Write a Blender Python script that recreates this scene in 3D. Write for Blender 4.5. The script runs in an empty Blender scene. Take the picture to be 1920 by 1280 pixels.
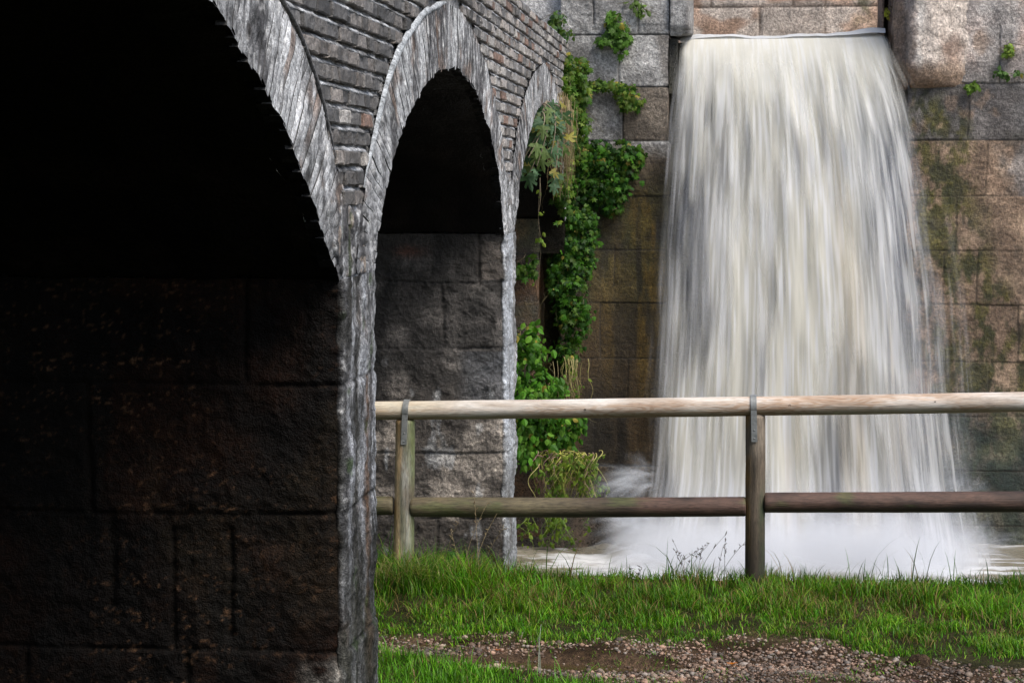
import bpy, math, random
import numpy as np
from mathutils import Vector, Matrix, Quaternion

random.seed(7)
RS = np.random.RandomState(11)
sc = bpy.context.scene
COL = sc.collection

# ------------------------------------------------------------------ camera
cam = bpy.data.cameras.new("camera")
cam.lens = 70.0; cam.sensor_width = 36.0; cam.sensor_fit = 'HORIZONTAL'
cam.clip_start = 0.1; cam.clip_end = 3000
camo = bpy.data.objects.new("camera", cam); COL.objects.link(camo)
camo.location = (0, 0, 2.15)
camo.rotation_euler = (math.radians(90 - 4.670), 0, math.radians(5.944))
sc.camera = camo
sc.render.resolution_x = 1024; sc.render.resolution_y = 682

# ------------------------------------------------------------------ light
SUN_EL, SUN_AZ = 56.0, 128.0      # azimuth measured from +Y (away from the camera) towards +X
sc.world = bpy.data.worlds.new("World"); sc.world.use_nodes = True
wn = sc.world.node_tree.nodes; wl = sc.world.node_tree.links
wn.clear()
wo = wn.new('ShaderNodeOutputWorld'); wb = wn.new('ShaderNodeBackground'); ws = wn.new('ShaderNodeTexSky')
ws.sky_type = 'NISHITA'; ws.sun_disc = False
ws.sun_elevation = math.radians(SUN_EL); ws.sun_rotation = math.radians(SUN_AZ)
ws.air_density = 1.0; ws.dust_density = 3.0; ws.ozone_density = 1.0
wb.inputs[1].default_value = 0.12
wl.new(ws.outputs[0], wb.inputs[0]); wl.new(wb.outputs[0], wo.inputs[0])
sun = bpy.data.lights.new("sun", 'SUN'); sun.energy = 2.4; sun.angle = math.radians(30); sun.color = (1.0, 0.95, 0.87)
suno = bpy.data.objects.new("sun", sun); COL.objects.link(suno)
az = math.radians(SUN_AZ); el = math.radians(SUN_EL)
sdir = Vector((math.sin(az) * math.cos(el), math.cos(az) * math.cos(el), math.sin(el)))
suno.rotation_euler = sdir.to_track_quat('Z', 'Y').to_euler(); suno.location = (6, 6, 9)
sc.view_settings.view_transform = 'Standard'; sc.view_settings.look = 'None'
sc.view_settings.exposure = 0.75; sc.view_settings.gamma = 1.0
sc.cycles.transparent_max_bounces = 40; sc.cycles.volume_bounces = 4; sc.cycles.max_bounces = 10

# ------------------------------------------------------------------ numpy noise
def _hash(i, j, k, s):
    h = (i.astype(np.int64) * 374761393 + j.astype(np.int64) * 668265263 + k.astype(np.int64) * 2147483647 + s * 1274126177) & 0xffffffff
    h = ((h ^ (h >> 13)) * 1274126177) & 0xffffffff
    h = ((h ^ (h >> 16)) * 2246822519) & 0xffffffff
    return ((h ^ (h >> 15)) & 0xffff) / 32767.5 - 1.0

def vn(x, y, z=0.0, s=0):
    x, y, z = np.broadcast_arrays(np.asarray(x, float), np.asarray(y, float), np.asarray(z, float))
    xi, yi, zi = np.floor(x), np.floor(y), np.floor(z)
    fx, fy, fz = x - xi, y - yi, z - zi
    fx, fy, fz = fx * fx * (3 - 2 * fx), fy * fy * (3 - 2 * fy), fz * fz * (3 - 2 * fz)
    def g(a, b, c): return _hash(xi + a, yi + b, zi + c, s)
    a = g(0, 0, 0) * (1 - fx) + g(1, 0, 0) * fx; b = g(0, 1, 0) * (1 - fx) + g(1, 1, 0) * fx
    c = g(0, 0, 1) * (1 - fx) + g(1, 0, 1) * fx; d = g(0, 1, 1) * (1 - fx) + g(1, 1, 1) * fx
    return (a * (1 - fy) + b * fy) * (1 - fz) + (c * (1 - fy) + d * fy) * fz

def fbm(x, y, z=0.0, o=4, s=0, g=0.5):
    t = 0; a = 1.0; n = 0
    for i in range(o):
        t = t + a * vn(np.asarray(x) * 2 ** i, np.asarray(y) * 2 ** i, np.asarray(z) * 2 ** i, s + i * 17)
        n += a; a *= g
    return t / n

def sst(a, b, x):
    t = np.clip((np.asarray(x, float) - a) / (b - a), 0, 1); return t * t * (3 - 2 * t)

def mixc(a, b, t):
    t = np.asarray(t)[..., None]; return np.asarray(a) * (1 - t) + np.asarray(b) * t

# ------------------------------------------------------------------ object helpers
def link(o, parent=None):
    COL.objects.link(o)
    if parent is not None: o.parent = parent
    return o

def tag(o, label=None, cat=None, group=None, kind=None):
    if label: o['label'] = label
    if cat: o['category'] = cat
    if group: o['group'] = group
    if kind: o['kind'] = kind
    return o

def thing(name, label, cat, loc=(0, 0, 0), group=None):
    o = bpy.data.objects.new(name, None); o.empty_display_size = 0.2
    o.location = loc; COL.objects.link(o); bpy.context.view_layer.update()
    group = group or {'ivy': 'ivy on the dam', 'wall_plant': 'weeds rooted in the dam joints', 'vine': 'limp vines hanging by the dam', 'climbing_plant': 'green creepers hanging by the dam', 'seeding_grass': 'seeding grass stalks on the bank', 'fallen_leaf': 'fallen leaves on the gravel', 'broadleaf_weed': 'broad leaved weeds on the bank'}.get(name)
    return tag(o, label, cat, group)

def npmesh(name, V, Fc, mat, parent=None, col=None, smooth=True, attrs=None, rel=True):
    """V (n,3) float, Fc (m,k) int array of one polygon size (or list of such arrays)."""
    V = np.asarray(V, np.float32).reshape(-1, 3)
    if parent is not None and rel: V = V - np.array(parent.matrix_world.translation if parent.type != 'EMPTY' or parent.parent else parent.location, np.float32)
    Fs = Fc if isinstance(Fc, list) else [Fc]
    Fs = [np.asarray(f, np.int32) for f in Fs if len(f)]
    me = bpy.data.meshes.new(name)
    nl = sum(f.size for f in Fs); npoly = sum(len(f) for f in Fs)
    me.vertices.add(len(V)); me.vertices.foreach_set('co', V.ravel())
    me.loops.add(nl); me.loops.foreach_set('vertex_index', np.concatenate([f.ravel() for f in Fs]))
    me.polygons.add(npoly)
    tot = np.concatenate([np.full(len(f), f.shape[1], np.int32) for f in Fs])
    st = np.concatenate([[0], np.cumsum(tot)[:-1]]).astype(np.int32)
    me.polygons.foreach_set('loop_start', st); me.polygons.foreach_set('loop_total', tot)
    me.polygons.foreach_set('use_smooth', np.full(npoly, smooth))
    me.update(calc_edges=True)
    if col is not None:
        c = np.asarray(col, np.float32).reshape(-1, col.shape[-1])
        if c.shape[1] == 3: c = np.concatenate([c, np.ones((len(c), 1), np.float32)], 1)
        a = me.attributes.new('Col', 'FLOAT_COLOR', 'POINT'); a.data.foreach_set('color', np.clip(c, 0, 4).astype(np.float32).ravel())
    me.materials.append(mat)
    o = bpy.data.objects.new(name, me)
    return link(o, parent)

def grid_faces(n, m, off=0, flip=False):
    i = np.arange(n - 1)[:, None] * m + np.arange(m - 1)[None, :] + off
    q = np.stack([i, i + 1, i + m + 1, i + m], -1).reshape(-1, 4)
    return q[:, ::-1] if flip else q

class MB:
    def __init__(s): s.v = []; s.f = {}; s.c = []; s.n = 0
    def add(s, V, F, c):
        V = np.asarray(V, float); s.v.append(V)
        c = np.asarray(c, float)
        if c.ndim == 1: c = np.tile(c, (len(V), 1))
        s.c.append(c)
        F = np.asarray(F)
        s.f.setdefault(F.shape[1], []).append(F + s.n); s.n += len(V)
    def build(s, name, mat, parent=None, smooth=True):
        return npmesh(name, np.concatenate(s.v), [np.concatenate(f) for f in s.f.values()], mat, parent, np.concatenate(s.c), smooth)

BOXF = np.array([[0, 1, 3, 2], [4, 6, 7, 5], [0, 4, 5, 1], [2, 3, 7, 6], [0, 2, 6, 4], [1, 5, 7, 3]])

def brick(mb, y0, y1, z0, z1, x0, x1, c, jit=0.003, nb=3):
    """brick whose worn front face (at x1) is a small grid with rounded edges"""
    ny, nz = nb + 2, 4
    yy = np.concatenate([[y0], np.linspace(y0 + .006, y1 - .006, ny - 2 + 1), [y1]]); zz = np.array([z0, z0 + .004, (z0 + z1) / 2, z1 - .004, z1])
    Y, Z = np.meshgrid(yy, zz, indexing='ij')
    r = np.zeros_like(Y); r[0] = r[-1] = 1; r[:, 0] = r[:, -1] = 1
    X = x1 - r * .005 + fbm(Y * 22, Z * 22, x1 * 50, 2, 5) * jit * 2.6 + RS.uniform(-jit, jit, Y.shape) * .5
    Y = Y + RS.uniform(-jit, jit, Y.shape) * .5; Z = Z + RS.uniform(-jit, jit, Z.shape) * .6
    n, m = Y.shape
    F = grid_faces(n, m)
    V = np.stack([X, Y, Z], -1).reshape(-1, 3)
    # skirt back into the wall
    ring = [i * m for i in range(n)] + [(n - 1) * m + j for j in range(1, m)] + [i * m + m - 1 for i in range(n - 2, -1, -1)] + [j for j in range(m - 2, 0, -1)]
    B = V[ring].copy(); B[:, 0] = x0
    k = len(ring); a = np.array(ring); b = np.arange(k) + len(V)
    S = np.stack([a, np.roll(a, -1), np.roll(b, -1), b], -1)
    cc = np.asarray(c) * (1 + RS.uniform(-.12, .12, (len(V) + k, 1)))
    mb.add(np.concatenate([V, B]), np.concatenate([F, S]), cc)

# ------------------------------------------------------------------ materials
def nmat(name):
    m = bpy.data.materials.new(name); m.use_nodes = True
    nt = m.node_tree; nt.nodes.clear()
    out = nt.nodes.new('ShaderNodeOutputMaterial')
    return m, nt, out

def N(nt, t, **k):
    n = nt.nodes.new(t)
    for a, b in k.items(): setattr(n, a, b)
    return n

def noise(nt, vec, scale, detail=4, rough=.6, dist=0.0):
    n = N(nt, 'ShaderNodeTexNoise'); n.inputs['Scale'].default_value = scale; n.inputs['Detail'].default_value = detail
    n.inputs['Roughness'].default_value = rough; n.inputs['Distortion'].default_value = dist
    if vec is not None: nt.links.new(vec, n.inputs['Vector'])
    return n.outputs['Fac']

def ramp(nt, fac, stops, interp='LINEAR'):
    r = N(nt, 'ShaderNodeValToRGB'); r.color_ramp.interpolation = interp
    while len(r.color_ramp.elements) < len(stops): r.color_ramp.elements.new(.5)
    for e, (p, c) in zip(r.color_ramp.elements, stops):
        e.position = p; e.color = (c, c, c, 1) if not hasattr(c, '__len__') else (*c[:3], 1)
    nt.links.new(fac, r.inputs['Fac']); return r.outputs['Color']

def mul(nt, a, b, op='MULTIPLY', fac=1.0):
    n = N(nt, 'ShaderNodeMix', data_type='RGBA', blend_type=op); n.inputs['Factor'].default_value = fac
    for s, i in ((a, 6), (b, 7)):
        if hasattr(s, '__len__'): n.inputs[i].default_value = (*s[:3], 1)
        else: nt.links.new(s, n.inputs[i])
    return n.outputs[2]

def stone_mat(name, rough=.85, var=(.45, 1.6), scales=(9, 60, 220), bump=.02, stretch=(1, 1, 1), spec=.4, speck=None):
    """vertex base colour times several scales of noise, with pitted bump"""
    m, nt, out = nmat(name)
    p = N(nt, 'ShaderNodeBsdfPrincipled'); at = N(nt, 'ShaderNodeAttribute', attribute_name='Col')
    tc = N(nt, 'ShaderNodeTexCoord'); mp = N(nt, 'ShaderNodeMapping'); mp.inputs['Scale'].default_value = stretch
    nt.links.new(tc.outputs['Object'], mp.inputs['Vector']); v = mp.outputs[0]
    n1 = noise(nt, v, scales[0], 5, .65); n2 = noise(nt, v, scales[1], 4, .7); n3 = noise(nt, v, scales[2], 2, .7)
    lo, hi = var; mid = (lo + hi) / 2
    c = mul(nt, at.outputs['Color'], ramp(nt, n1, [(.34, lo + .1), (.5, mid * .95), (.66, hi - .15)]))
    c = mul(nt, c, ramp(nt, n2, [(.34, lo), (.5, 1.0), (.64, hi)]))
    c = mul(nt, c, ramp(nt, n3, [(.36, lo + .1), (.6, 1.15)]))
    if speck:
        s = noise(nt, v, speck[0], 1, .5)
        c = mul(nt, c, ramp(nt, s, [(speck[1], 1.0), (speck[1] + .05, speck[2])]))
    nt.links.new(c, p.inputs['Base Color'])
    p.inputs['Roughness'].default_value = rough
    nt.links.new(ramp(nt, n2, [(.3, rough - .25), (.7, min(1, rough + .1))]), p.inputs['Roughness'])
    p.inputs['Specular IOR Level'].default_value = spec
    b = N(nt, 'ShaderNodeBump'); b.inputs['Distance'].default_value = bump; b.inputs['Strength'].default_value = 1.0
    a = N(nt, 'ShaderNodeMath', operation='MULTIPLY_ADD'); nt.links.new(n2, a.inputs[0]); a.inputs[1].default_value = .8; nt.links.new(n1, a.inputs[2])
    a2 = N(nt, 'ShaderNodeMath', operation='MULTIPLY_ADD'); nt.links.new(n3, a2.inputs[0]); a2.inputs[1].default_value = .35; nt.links.new(a.outputs[0], a2.inputs[2])
    nt.links.new(a2.outputs[0], b.inputs['Height']); nt.links.new(b.outputs[0], p.inputs['Normal'])
    nt.links.new(p.outputs[0], out.inputs[0])
    return m

def leaf_mat(name, trans=.35, rough=.55):
    m, nt, out = nmat(name)
    p = N(nt, 'ShaderNodeBsdfPrincipled'); at = N(nt, 'ShaderNodeAttribute', attribute_name='Col')
    nt.links.new(at.outputs['Color'], p.inputs['Base Color']); p.inputs['Roughness'].default_value = rough
    p.inputs['Specular IOR Level'].default_value = .2
    t = N(nt, 'ShaderNodeBsdfTranslucent'); c = mul(nt, at.outputs['Color'], (1.3, 1.5, .6)); nt.links.new(c, t.inputs['Color'])
    mx = N(nt, 'ShaderNodeMixShader'); mx.inputs[0].default_value = trans
    nt.links.new(p.outputs[0], mx.inputs[1]); nt.links.new(t.outputs[0], mx.inputs[2]); nt.links.new(mx.outputs[0], out.inputs[0])
    return m

def wood_mat(name, contrast=1.0):
    m, nt, out = nmat(name)
    p = N(nt, 'ShaderNodeBsdfPrincipled'); at = N(nt, 'ShaderNodeAttribute', attribute_name='Col')
    tc = N(nt, 'ShaderNodeTexCoord'); mp = N(nt, 'ShaderNodeMapping'); nt.links.new(tc.outputs['Generated'], mp.inputs['Vector'])
    at2 = N(nt, 'ShaderNodeAttribute', attribute_name='grain')
    v = at2.outputs['Vector']
    n0 = noise(nt, v, 1.5, 2, .5)
    w = N(nt, 'ShaderNodeMath', operation='MULTIPLY'); nt.links.new(n0, w.inputs[0]); w.inputs[1].default_value = 95.0
    s = N(nt, 'ShaderNodeMath', operation='SINE'); nt.links.new(w.outputs[0], s.inputs[0])
    s2 = N(nt, 'ShaderNodeMath', operation='MULTIPLY_ADD'); nt.links.new(s.outputs[0], s2.inputs[0]); s2.inputs[1].default_value = .5; s2.inputs[2].default_value = .5
    g = ramp(nt, s2.outputs[0], [(.25, (1.05, 1.05, 1.08)), (.75, (1 - .14 * contrast, 1 - .26 * contrast, 1 - .35 * contrast))])
    msk = noise(nt, v, .8, 3, .6)
    gm = N(nt, 'ShaderNodeMix', data_type='RGBA'); nt.links.new(ramp(nt, msk, [(.42, 0.15), (.58, 1)]), gm.inputs['Factor'])
    gm.inputs[6].default_value = (1, 1, 1, 1); nt.links.new(g, gm.inputs[7])
    c = mul(nt, at.outputs['Color'], gm.outputs[2])
    if contrast > .9: c = mul(nt, c, ramp(nt, msk, [(.40, (1.06, 1.06, 1.07)), (.62, (.92, .80, .70))]))
    fine = noise(nt, v, 14, 5, .7)
    c = mul(nt, c, ramp(nt, fine, [(.32, .42 + .3 * (contrast > .9)), (.5, 1.0), (.68, 1.4 - .26 * (contrast > .9))]))
    ck = N(nt, 'ShaderNodeMapping'); ck.inputs['Scale'].default_value = (.25, 1.6, 1.6); nt.links.new(v, ck.inputs['Vector'])
    crack = noise(nt, ck.outputs[0], 9, 3, .6)
    c = mul(nt, c, ramp(nt, crack, [(.27, .3), (.33, 1.0)]))
    nt.links.new(c, p.inputs['Base Color']); p.inputs['Roughness'].default_value = .7
    b = N(nt, 'ShaderNodeBump'); b.inputs['Distance'].default_value = .004; b.inputs['Strength'].default_value = .7
    a = N(nt, 'ShaderNodeMath', operation='ADD'); nt.links.new(fine, a.inputs[0]); nt.links.new(crack, a.inputs[1])
    nt.links.new(a.outputs[0], b.inputs['Height']); nt.links.new(b.outputs[0], p.inputs['Normal'])
    nt.links.new(p.outputs[0], out.inputs[0]); return m

def metal_mat(name):
    m, nt, out = nmat(name); p = N(nt, 'ShaderNodeBsdfPrincipled')
    tc = N(nt, 'ShaderNodeTexCoord'); n = noise(nt, tc.outputs['Object'], 40, 4, .6)
    nt.links.new(ramp(nt, n, [(.3, (.13, .14, .14)), (.7, (.26, .27, .27))]), p.inputs['Base Color'])
    p.inputs['Metallic'].default_value = .35; p.inputs['Roughness'].default_value = .6
    nt.links.new(p.outputs[0], out.inputs[0]); return m

def fall_mat(name, trans=.25):
    """falling water: vertex colour is the water's own tint, vertex alpha how much water there is"""
    m, nt, out = nmat(name)
    at = N(nt, 'ShaderNodeAttribute', attribute_name='Col')
    p = N(nt, 'ShaderNodeBsdfPrincipled'); nt.links.new(at.outputs['Color'], p.inputs['Base Color'])
    p.inputs['Roughness'].default_value = .55; p.inputs['Specular IOR Level'].default_value = .25
    t = N(nt, 'ShaderNodeBsdfTranslucent'); nt.links.new(at.outputs['Color'], t.inputs['Color'])
    mx = N(nt, 'ShaderNodeMixShader'); mx.inputs[0].default_value = trans
    nt.links.new(p.outputs[0], mx.inputs[1]); nt.links.new(t.outputs[0], mx.inputs[2])
    tr = N(nt, 'ShaderNodeBsdfTransparent'); m2 = N(nt, 'ShaderNodeMixShader')
    nt.links.new(at.outputs['Alpha'], m2.inputs[0]); nt.links.new(tr.outputs[0], m2.inputs[1]); nt.links.new(mx.outputs[0], m2.inputs[2])
    nt.links.new(m2.outputs[0], out.inputs[0]); return m

M_facade = stone_mat('weathered_render', .97, (.5, 1.5), (14, 60, 200), .008, spec=.06)
M_brick = stone_mat('grey_brick', .75, (.5, 1.5), (18, 90, 300), .008, speck=(130, .68, 2.0))
M_pier = stone_mat('pier_stone', .6, (.45, 1.6), (8, 55, 200), .022, spec=.5, speck=(90, .70, 2.2))
M_dark = stone_mat('dark_wet_stone', .42, (.5, 1.5), (8, 45, 140), .03, spec=.5, speck=(75, .69, 2.6))
M_arch = stone_mat('wet_arch_stone', .72, (.4, 1.6), (8, 50, 170), .016, spec=.12)  # stone around the arches; vertex colours carry the near-black shade
M_dam = stone_mat('dam_stone', .8, (.6, 1.4), (5, 40, 160), .018)
M_ground = stone_mat('soil', .9, (.5, 1.5), (6, 40, 160), .02, spec=.1)
M_leaf = leaf_mat('leaves'); M_grass = leaf_mat('grass', .3, .45); M_stem = stone_mat('stems', .7, (.8, 1.2), (20, 80, 200), .002)
M_peb = stone_mat('pebbles', .65, (.7, 1.3), (60, 150, 300), .003)
M_wood = wood_mat('bleached_wood', 1.0); M_wood2 = wood_mat('damp_wood', .45); M_metal = metal_mat('galvanised_steel')
M_fall = fall_mat('falling_water', .3)

# ------------------------------------------------------------------ arch profiles (plane X = XF, y -> z)
XF = -1.335
TOPZ = 3.35
IN = {1: [(2.40, 1.79), (2.65, 2.13), (3.0, 2.40), (3.6, 2.62), (4.4, 2.69), (5.2, 2.62), (5.56, 2.50), (6.0, 2.34), (6.38, 2.14), (6.62, 1.98), (6.93, 1.79)],
      2: [(7.60, 1.78), (7.68, 1.90), (7.78, 1.99), (8.08, 2.23), (8.45, 2.40), (8.9, 2.55), (9.41, 2.66), (10.19, 2.72), (10.98, 2.62), (11.62, 2.40), (12.1, 2.14), (12.34, 1.80)],
      3: [(12.93, 1.80), (13.1, 1.97), (13.3, 2.12), (13.6, 2.29), (14.06, 2.50), (14.6, 2.66), (15.2, 2.72), (15.9, 2.66), (16.6, 2.45), (17.05, 2.1), (17.25, 1.80)]}
OUT = {1: [(2.0, 2.0), (2.6, 2.55), (3.4, 2.88), (4.4, 3.0), (5.3, 2.90), (5.97, 2.69), (6.24, 2.61), (6.47, 2.49), (6.66, 2.37), (6.9, 2.18), (7.1, 1.95), (7.2, 1.80)],
       2: [(7.24, 1.80), (7.3, 1.95), (7.45, 2.15), (7.7, 2.36), (7.97, 2.55), (8.32, 2.71), (8.95, 2.89), (9.66, 3.0), (10.3, 3.01), (11.0, 2.91), (11.6, 2.72), (12.1, 2.48), (12.4, 2.2), (12.6, 1.80)],
       3: [(12.65, 1.80), (12.8, 2.2), (13.1, 2.46), (13.6, 2.71), (14.26, 2.90), (15.2, 3.03), (16.1, 2.93), (16.8, 2.72), (17.3, 2.3), (17.45, 1.8)]}

def spl(pts, n):
    """smooth resample by arc length"""
    P = np.array(pts); d = np.r_[0, np.cumsum(np.hypot(*np.diff(P, axis=0).T))]
    t = np.linspace(0, d[-1], n * 3)
    Q = np.stack([np.interp(t, d, P[:, 0]), np.interp(t, d, P[:, 1])], 1)
    k = max(3, n // 6) | 1; ker = np.hanning(k + 2)[1:-1]; ker /= ker.sum()
    Qp = np.pad(Q, ((k // 2, k // 2), (0, 0)), mode='reflect', reflect_type='odd')
    Q = np.stack([np.convolve(Qp[:, i], ker, 'valid') for i in (0, 1)], 1)
    d = np.r_[0, np.cumsum(np.hypot(*np.diff(Q, axis=0).T))]; t = np.linspace(0, d[-1], n)
    return np.stack([np.interp(t, d, Q[:, 0]), np.interp(t, d, Q[:, 1])], 1)

INS = {k: spl(v, 220) for k, v in IN.items()}
OUTS = {k: spl(v, 220) for k, v in OUT.items()}
def zin(y):
    z = np.full_like(np.asarray(y, float), 1.785)
    for k in INS: z = np.where((y > INS[k][0, 0]) & (y < INS[k][-1, 0]), np.maximum(z, np.interp(y, INS[k][:, 0], INS[k][:, 1])), z)
    return z
def zout(y):
    z = np.full_like(np.asarray(y, float), 1.8)
    for k in OUTS: z = np.where((y > OUTS[k][0, 0]) & (y < OUTS[k][-1, 0]), np.maximum(z, np.interp(y, OUTS[k][:, 0], OUTS[k][:, 1])), z)
    return z

bridge = thing('arched_bridge', 'old grey brick and stone bridge with tall dark arches running up to the dam', 'bridge', (-3.5, 8, -1.2))

def facade_col(Y, Z):
    """grey lime render: pale and dark runs following the flow of water down the face"""
    a = fbm(Y * 9, Z * 1.6, 0, 4, 3); b = fbm(Y * 3, Z * 3, 2, 3, 8); d = fbm(Y * 26, Z * 5, 5, 3, 12)
    c = mixc((.095, .095, .10), (.36, .37, .385), sst(-.45, .40, a + b * .5))
    c = mixc(c, (.53, .54, .56), sst(.08, .45, d + a * .4) * .7)
    c = mixc(c, (.22, .15, .11), sst(.3, .6, fbm(Y * 5, Z * 7, 9, 3, 30)) * .6)
    c = mixc(c, (.66, .66, .66), sst(.30, .5, fbm(Y * 20, Z * 34, 2, 3, 36, .6)) * .6)
    c = mixc(c, (.025, .025, .025), sst(.26, .45, fbm(Y * 17, Z * 30, 6, 3, 37, .6)) * .7)
    c = mixc(c, (.035, .035, .035), sst(.28, .6, fbm(Y * 14, Z * 4, 4, 3, 33)) * .7)
    return c

# core wall (the mortar behind bricks and ring)
ys = np.arange(-3.0, 17.72, .02)
nz = 56
Zb = zin(ys); 
tt = np.linspace(0, 1, nz)
Yg = np.repeat(ys[:, None], nz, 1); Zg = Zb[:, None] + (TOPZ - Zb[:, None]) * tt[None]
Xg = XF - .020 + fbm(Yg * 8, Zg * 8, 0, 3, 1) * .006
inring = sst(.0, .03, zout(Yg) - Zg)
Xg = Xg + inring * .020 + inring * fbm(Yg * 6, Zg * 12, 3, 3, 2) * .006
cc = facade_col(Yg, Zg); cc = mixc(cc, (.22, .22, .225), (1 - inring) * .7)
npmesh('spandrel_wall', np.stack([Xg, Yg, Zg], -1), grid_faces(len(ys), nz), M_facade, bridge, cc)

# bricks of the spandrels, course by course
mb = MB(); mm = MB()
CH = .0725
ncourse = 22
pal = np.array([(.120, .113, .108), (.145, .134, .127), (.105, .102, .101), (.160, .145, .135), (.130, .125, .122), (.082, .080, .080)])
for k in range(ncourse):
    z0 = TOPZ - (k + 1) * CH; z1 = z0 + CH
    yy = np.arange(2.6, 17.66, .01); free = zout(yy) < z0 + .012
    if z0 < 1.95: free &= False
    idx = np.flatnonzero(np.diff(np.r_[0, free.astype(int), 0])); runs = list(zip(idx[::2], idx[1::2] - 1))
    for a, b in runs:
        ya, yb = yy[a], yy[b]
        if yb - ya < .05: continue
        y = ya
        while y < yb - .04:
            L = random.choice([.24, .24, .12, .24, .18, .12]) * random.uniform(.88, 1.1)
            if yb - (y + L) < .05: L = yb - y
            c = pal[random.randrange(len(pal))] * random.uniform(.6, 1.55)
            far = sst(10.4, 12.0, y)
            c = c * (1 + .9 * far)
            if random.random() < .015 + .10 * far: c = np.array((.22, .145, .115)) * random.uniform(.7, 1.2)
            if random.random() < .03 + .10 * far: c = np.array((.42, .40, .38)) * random.uniform(.7, 1.1)
            xo = XF + random.uniform(-.009, .008)
            brick(mb, y + .005, min(y + L, yb) - .006, z0 + .010 + random.uniform(-.002, .002), z1 - .013, XF - .05, xo, c, nb=max(2, int(L / .05)))
            y += L
        # weathered mortar bed standing on top of the course
        n = max(4, int((yb - ya) / .012)); Y = np.linspace(ya, yb, n)
        pr = np.array([(-.045, .006), (-.016, .004), (-.006, -.003), (.000, -.012), (-.014, -.018)])
        wob = fbm(Y * 9, Y * 0 + k * 3.1, 0, 4, 4, .65)[:, None]
        X = XF + pr[None, :, 0] + (wob * .010 - .003) * (pr[None, :, 0] > -.03) + RS.uniform(-.001, .001, (n, 5))
        Z = z1 - .0005 + pr[None, :, 1] * (1 + .5 * wob) + .004 * fbm(Y * 5, Y * 0 + k * 1.7, 0, 3, 44)[:, None]
        col = mixc(np.tile(np.array((.15, .15, .153)), (n, 5, 1)), (.40, .415, .44), sst(-.4, .5, fbm(Y * 7, Y * 0 + k, 0, 3, 6))[:, None] * np.ones((1, 5)))
        mm.add(np.stack([X, np.repeat(Y[:, None], 5, 1), Z], -1).reshape(-1, 3), grid_faces(n, 5, flip=True), col.reshape(-1, 3))
mb.build('brick_courses', M_brick, bridge, smooth=False); mm.build('mortar_beds', M_facade, bridge)

# rings of voussoirs
def ring(k, step=.052):
    I, O = INS[k], OUTS[k]
    dI = np.r_[0, np.cumsum(np.hypot(*np.diff(I, axis=0).T))]
    r = MB(); n = int(dI[-1] / step)
    for j in range(n):
        t0, t1 = (j + .04) / n, (j + .96) / n
        ia = [np.array([np.interp(t * dI[-1], dI, I[:, q]) for q in (0, 1)]) for t in (t0, t1)]
        oa = [np.array([np.interp(t * 219, np.arange(220), O[:, q]) for q in (0, 1)]) for t in (t0, t1)]
        if min(oa[0][0], ia[0][0]) < 2.4 and k == 1 and j < 2: continue
        jt = random.uniform(-.013, .011); brown = random.random() < .05
        if random.random() < .06: jt = random.uniform(.01, .035)
        xo = XF + .006 + random.uniform(-.002, .003)
        m = 9; s = np.linspace(0, 1, m); w = np.linspace(0, 1, 4)
        A = ia[0] + (oa[0] - ia[0]) * s[:, None]; B = ia[1] + (oa[1] - ia[1]) * s[:, None]
        d = (oa[0] - ia[0]); d = d / np.hypot(*d)
        A[0] += d * jt; B[0] += d * (jt + random.uniform(-.006, .006))
        P = A[:, None] * (1 - w[None, :, None]) + B[:, None] * w[None, :, None]
        e = np.zeros((m, 4)); e[:, 0] = e[:, -1] = 1; e[0] = e[-1] = 1
        X = xo - e * .0035 + fbm(P[..., 0] * 9, P[..., 1] * 9, 0, 4, 9, .65) * .009
        V = np.stack([X, P[..., 0], P[..., 1]], -1)
        c = facade_col(P[..., 0], P[..., 1])
        tone = random.uniform(.82, 1.14)
        c = c * tone * 1.15
        if brown: c = mixc(c, (.20, .135, .10), sst(-.3, .4, fbm(P[..., 0] * 7, P[..., 1] * 7, 0, 2, 77)) * .65)
        # front grid, then inner (soffit) end going into the vault
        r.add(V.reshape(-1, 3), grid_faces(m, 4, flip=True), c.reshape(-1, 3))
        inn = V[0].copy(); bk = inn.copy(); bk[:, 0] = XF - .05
        VV = np.concatenate([inn, bk]); r.add(VV, np.array([[i, i + 4, i + 5, i + 1] for i in range(3)]), np.tile(c[0].mean(0) * .03, (8, 1)))  # soffit end cut to near black: vault shade put into the colour
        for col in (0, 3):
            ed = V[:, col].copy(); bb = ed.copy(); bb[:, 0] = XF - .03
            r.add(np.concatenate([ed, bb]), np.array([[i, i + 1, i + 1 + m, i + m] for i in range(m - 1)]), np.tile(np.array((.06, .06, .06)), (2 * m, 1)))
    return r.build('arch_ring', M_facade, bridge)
for k in (1, 2, 3): ring(k)

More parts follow.
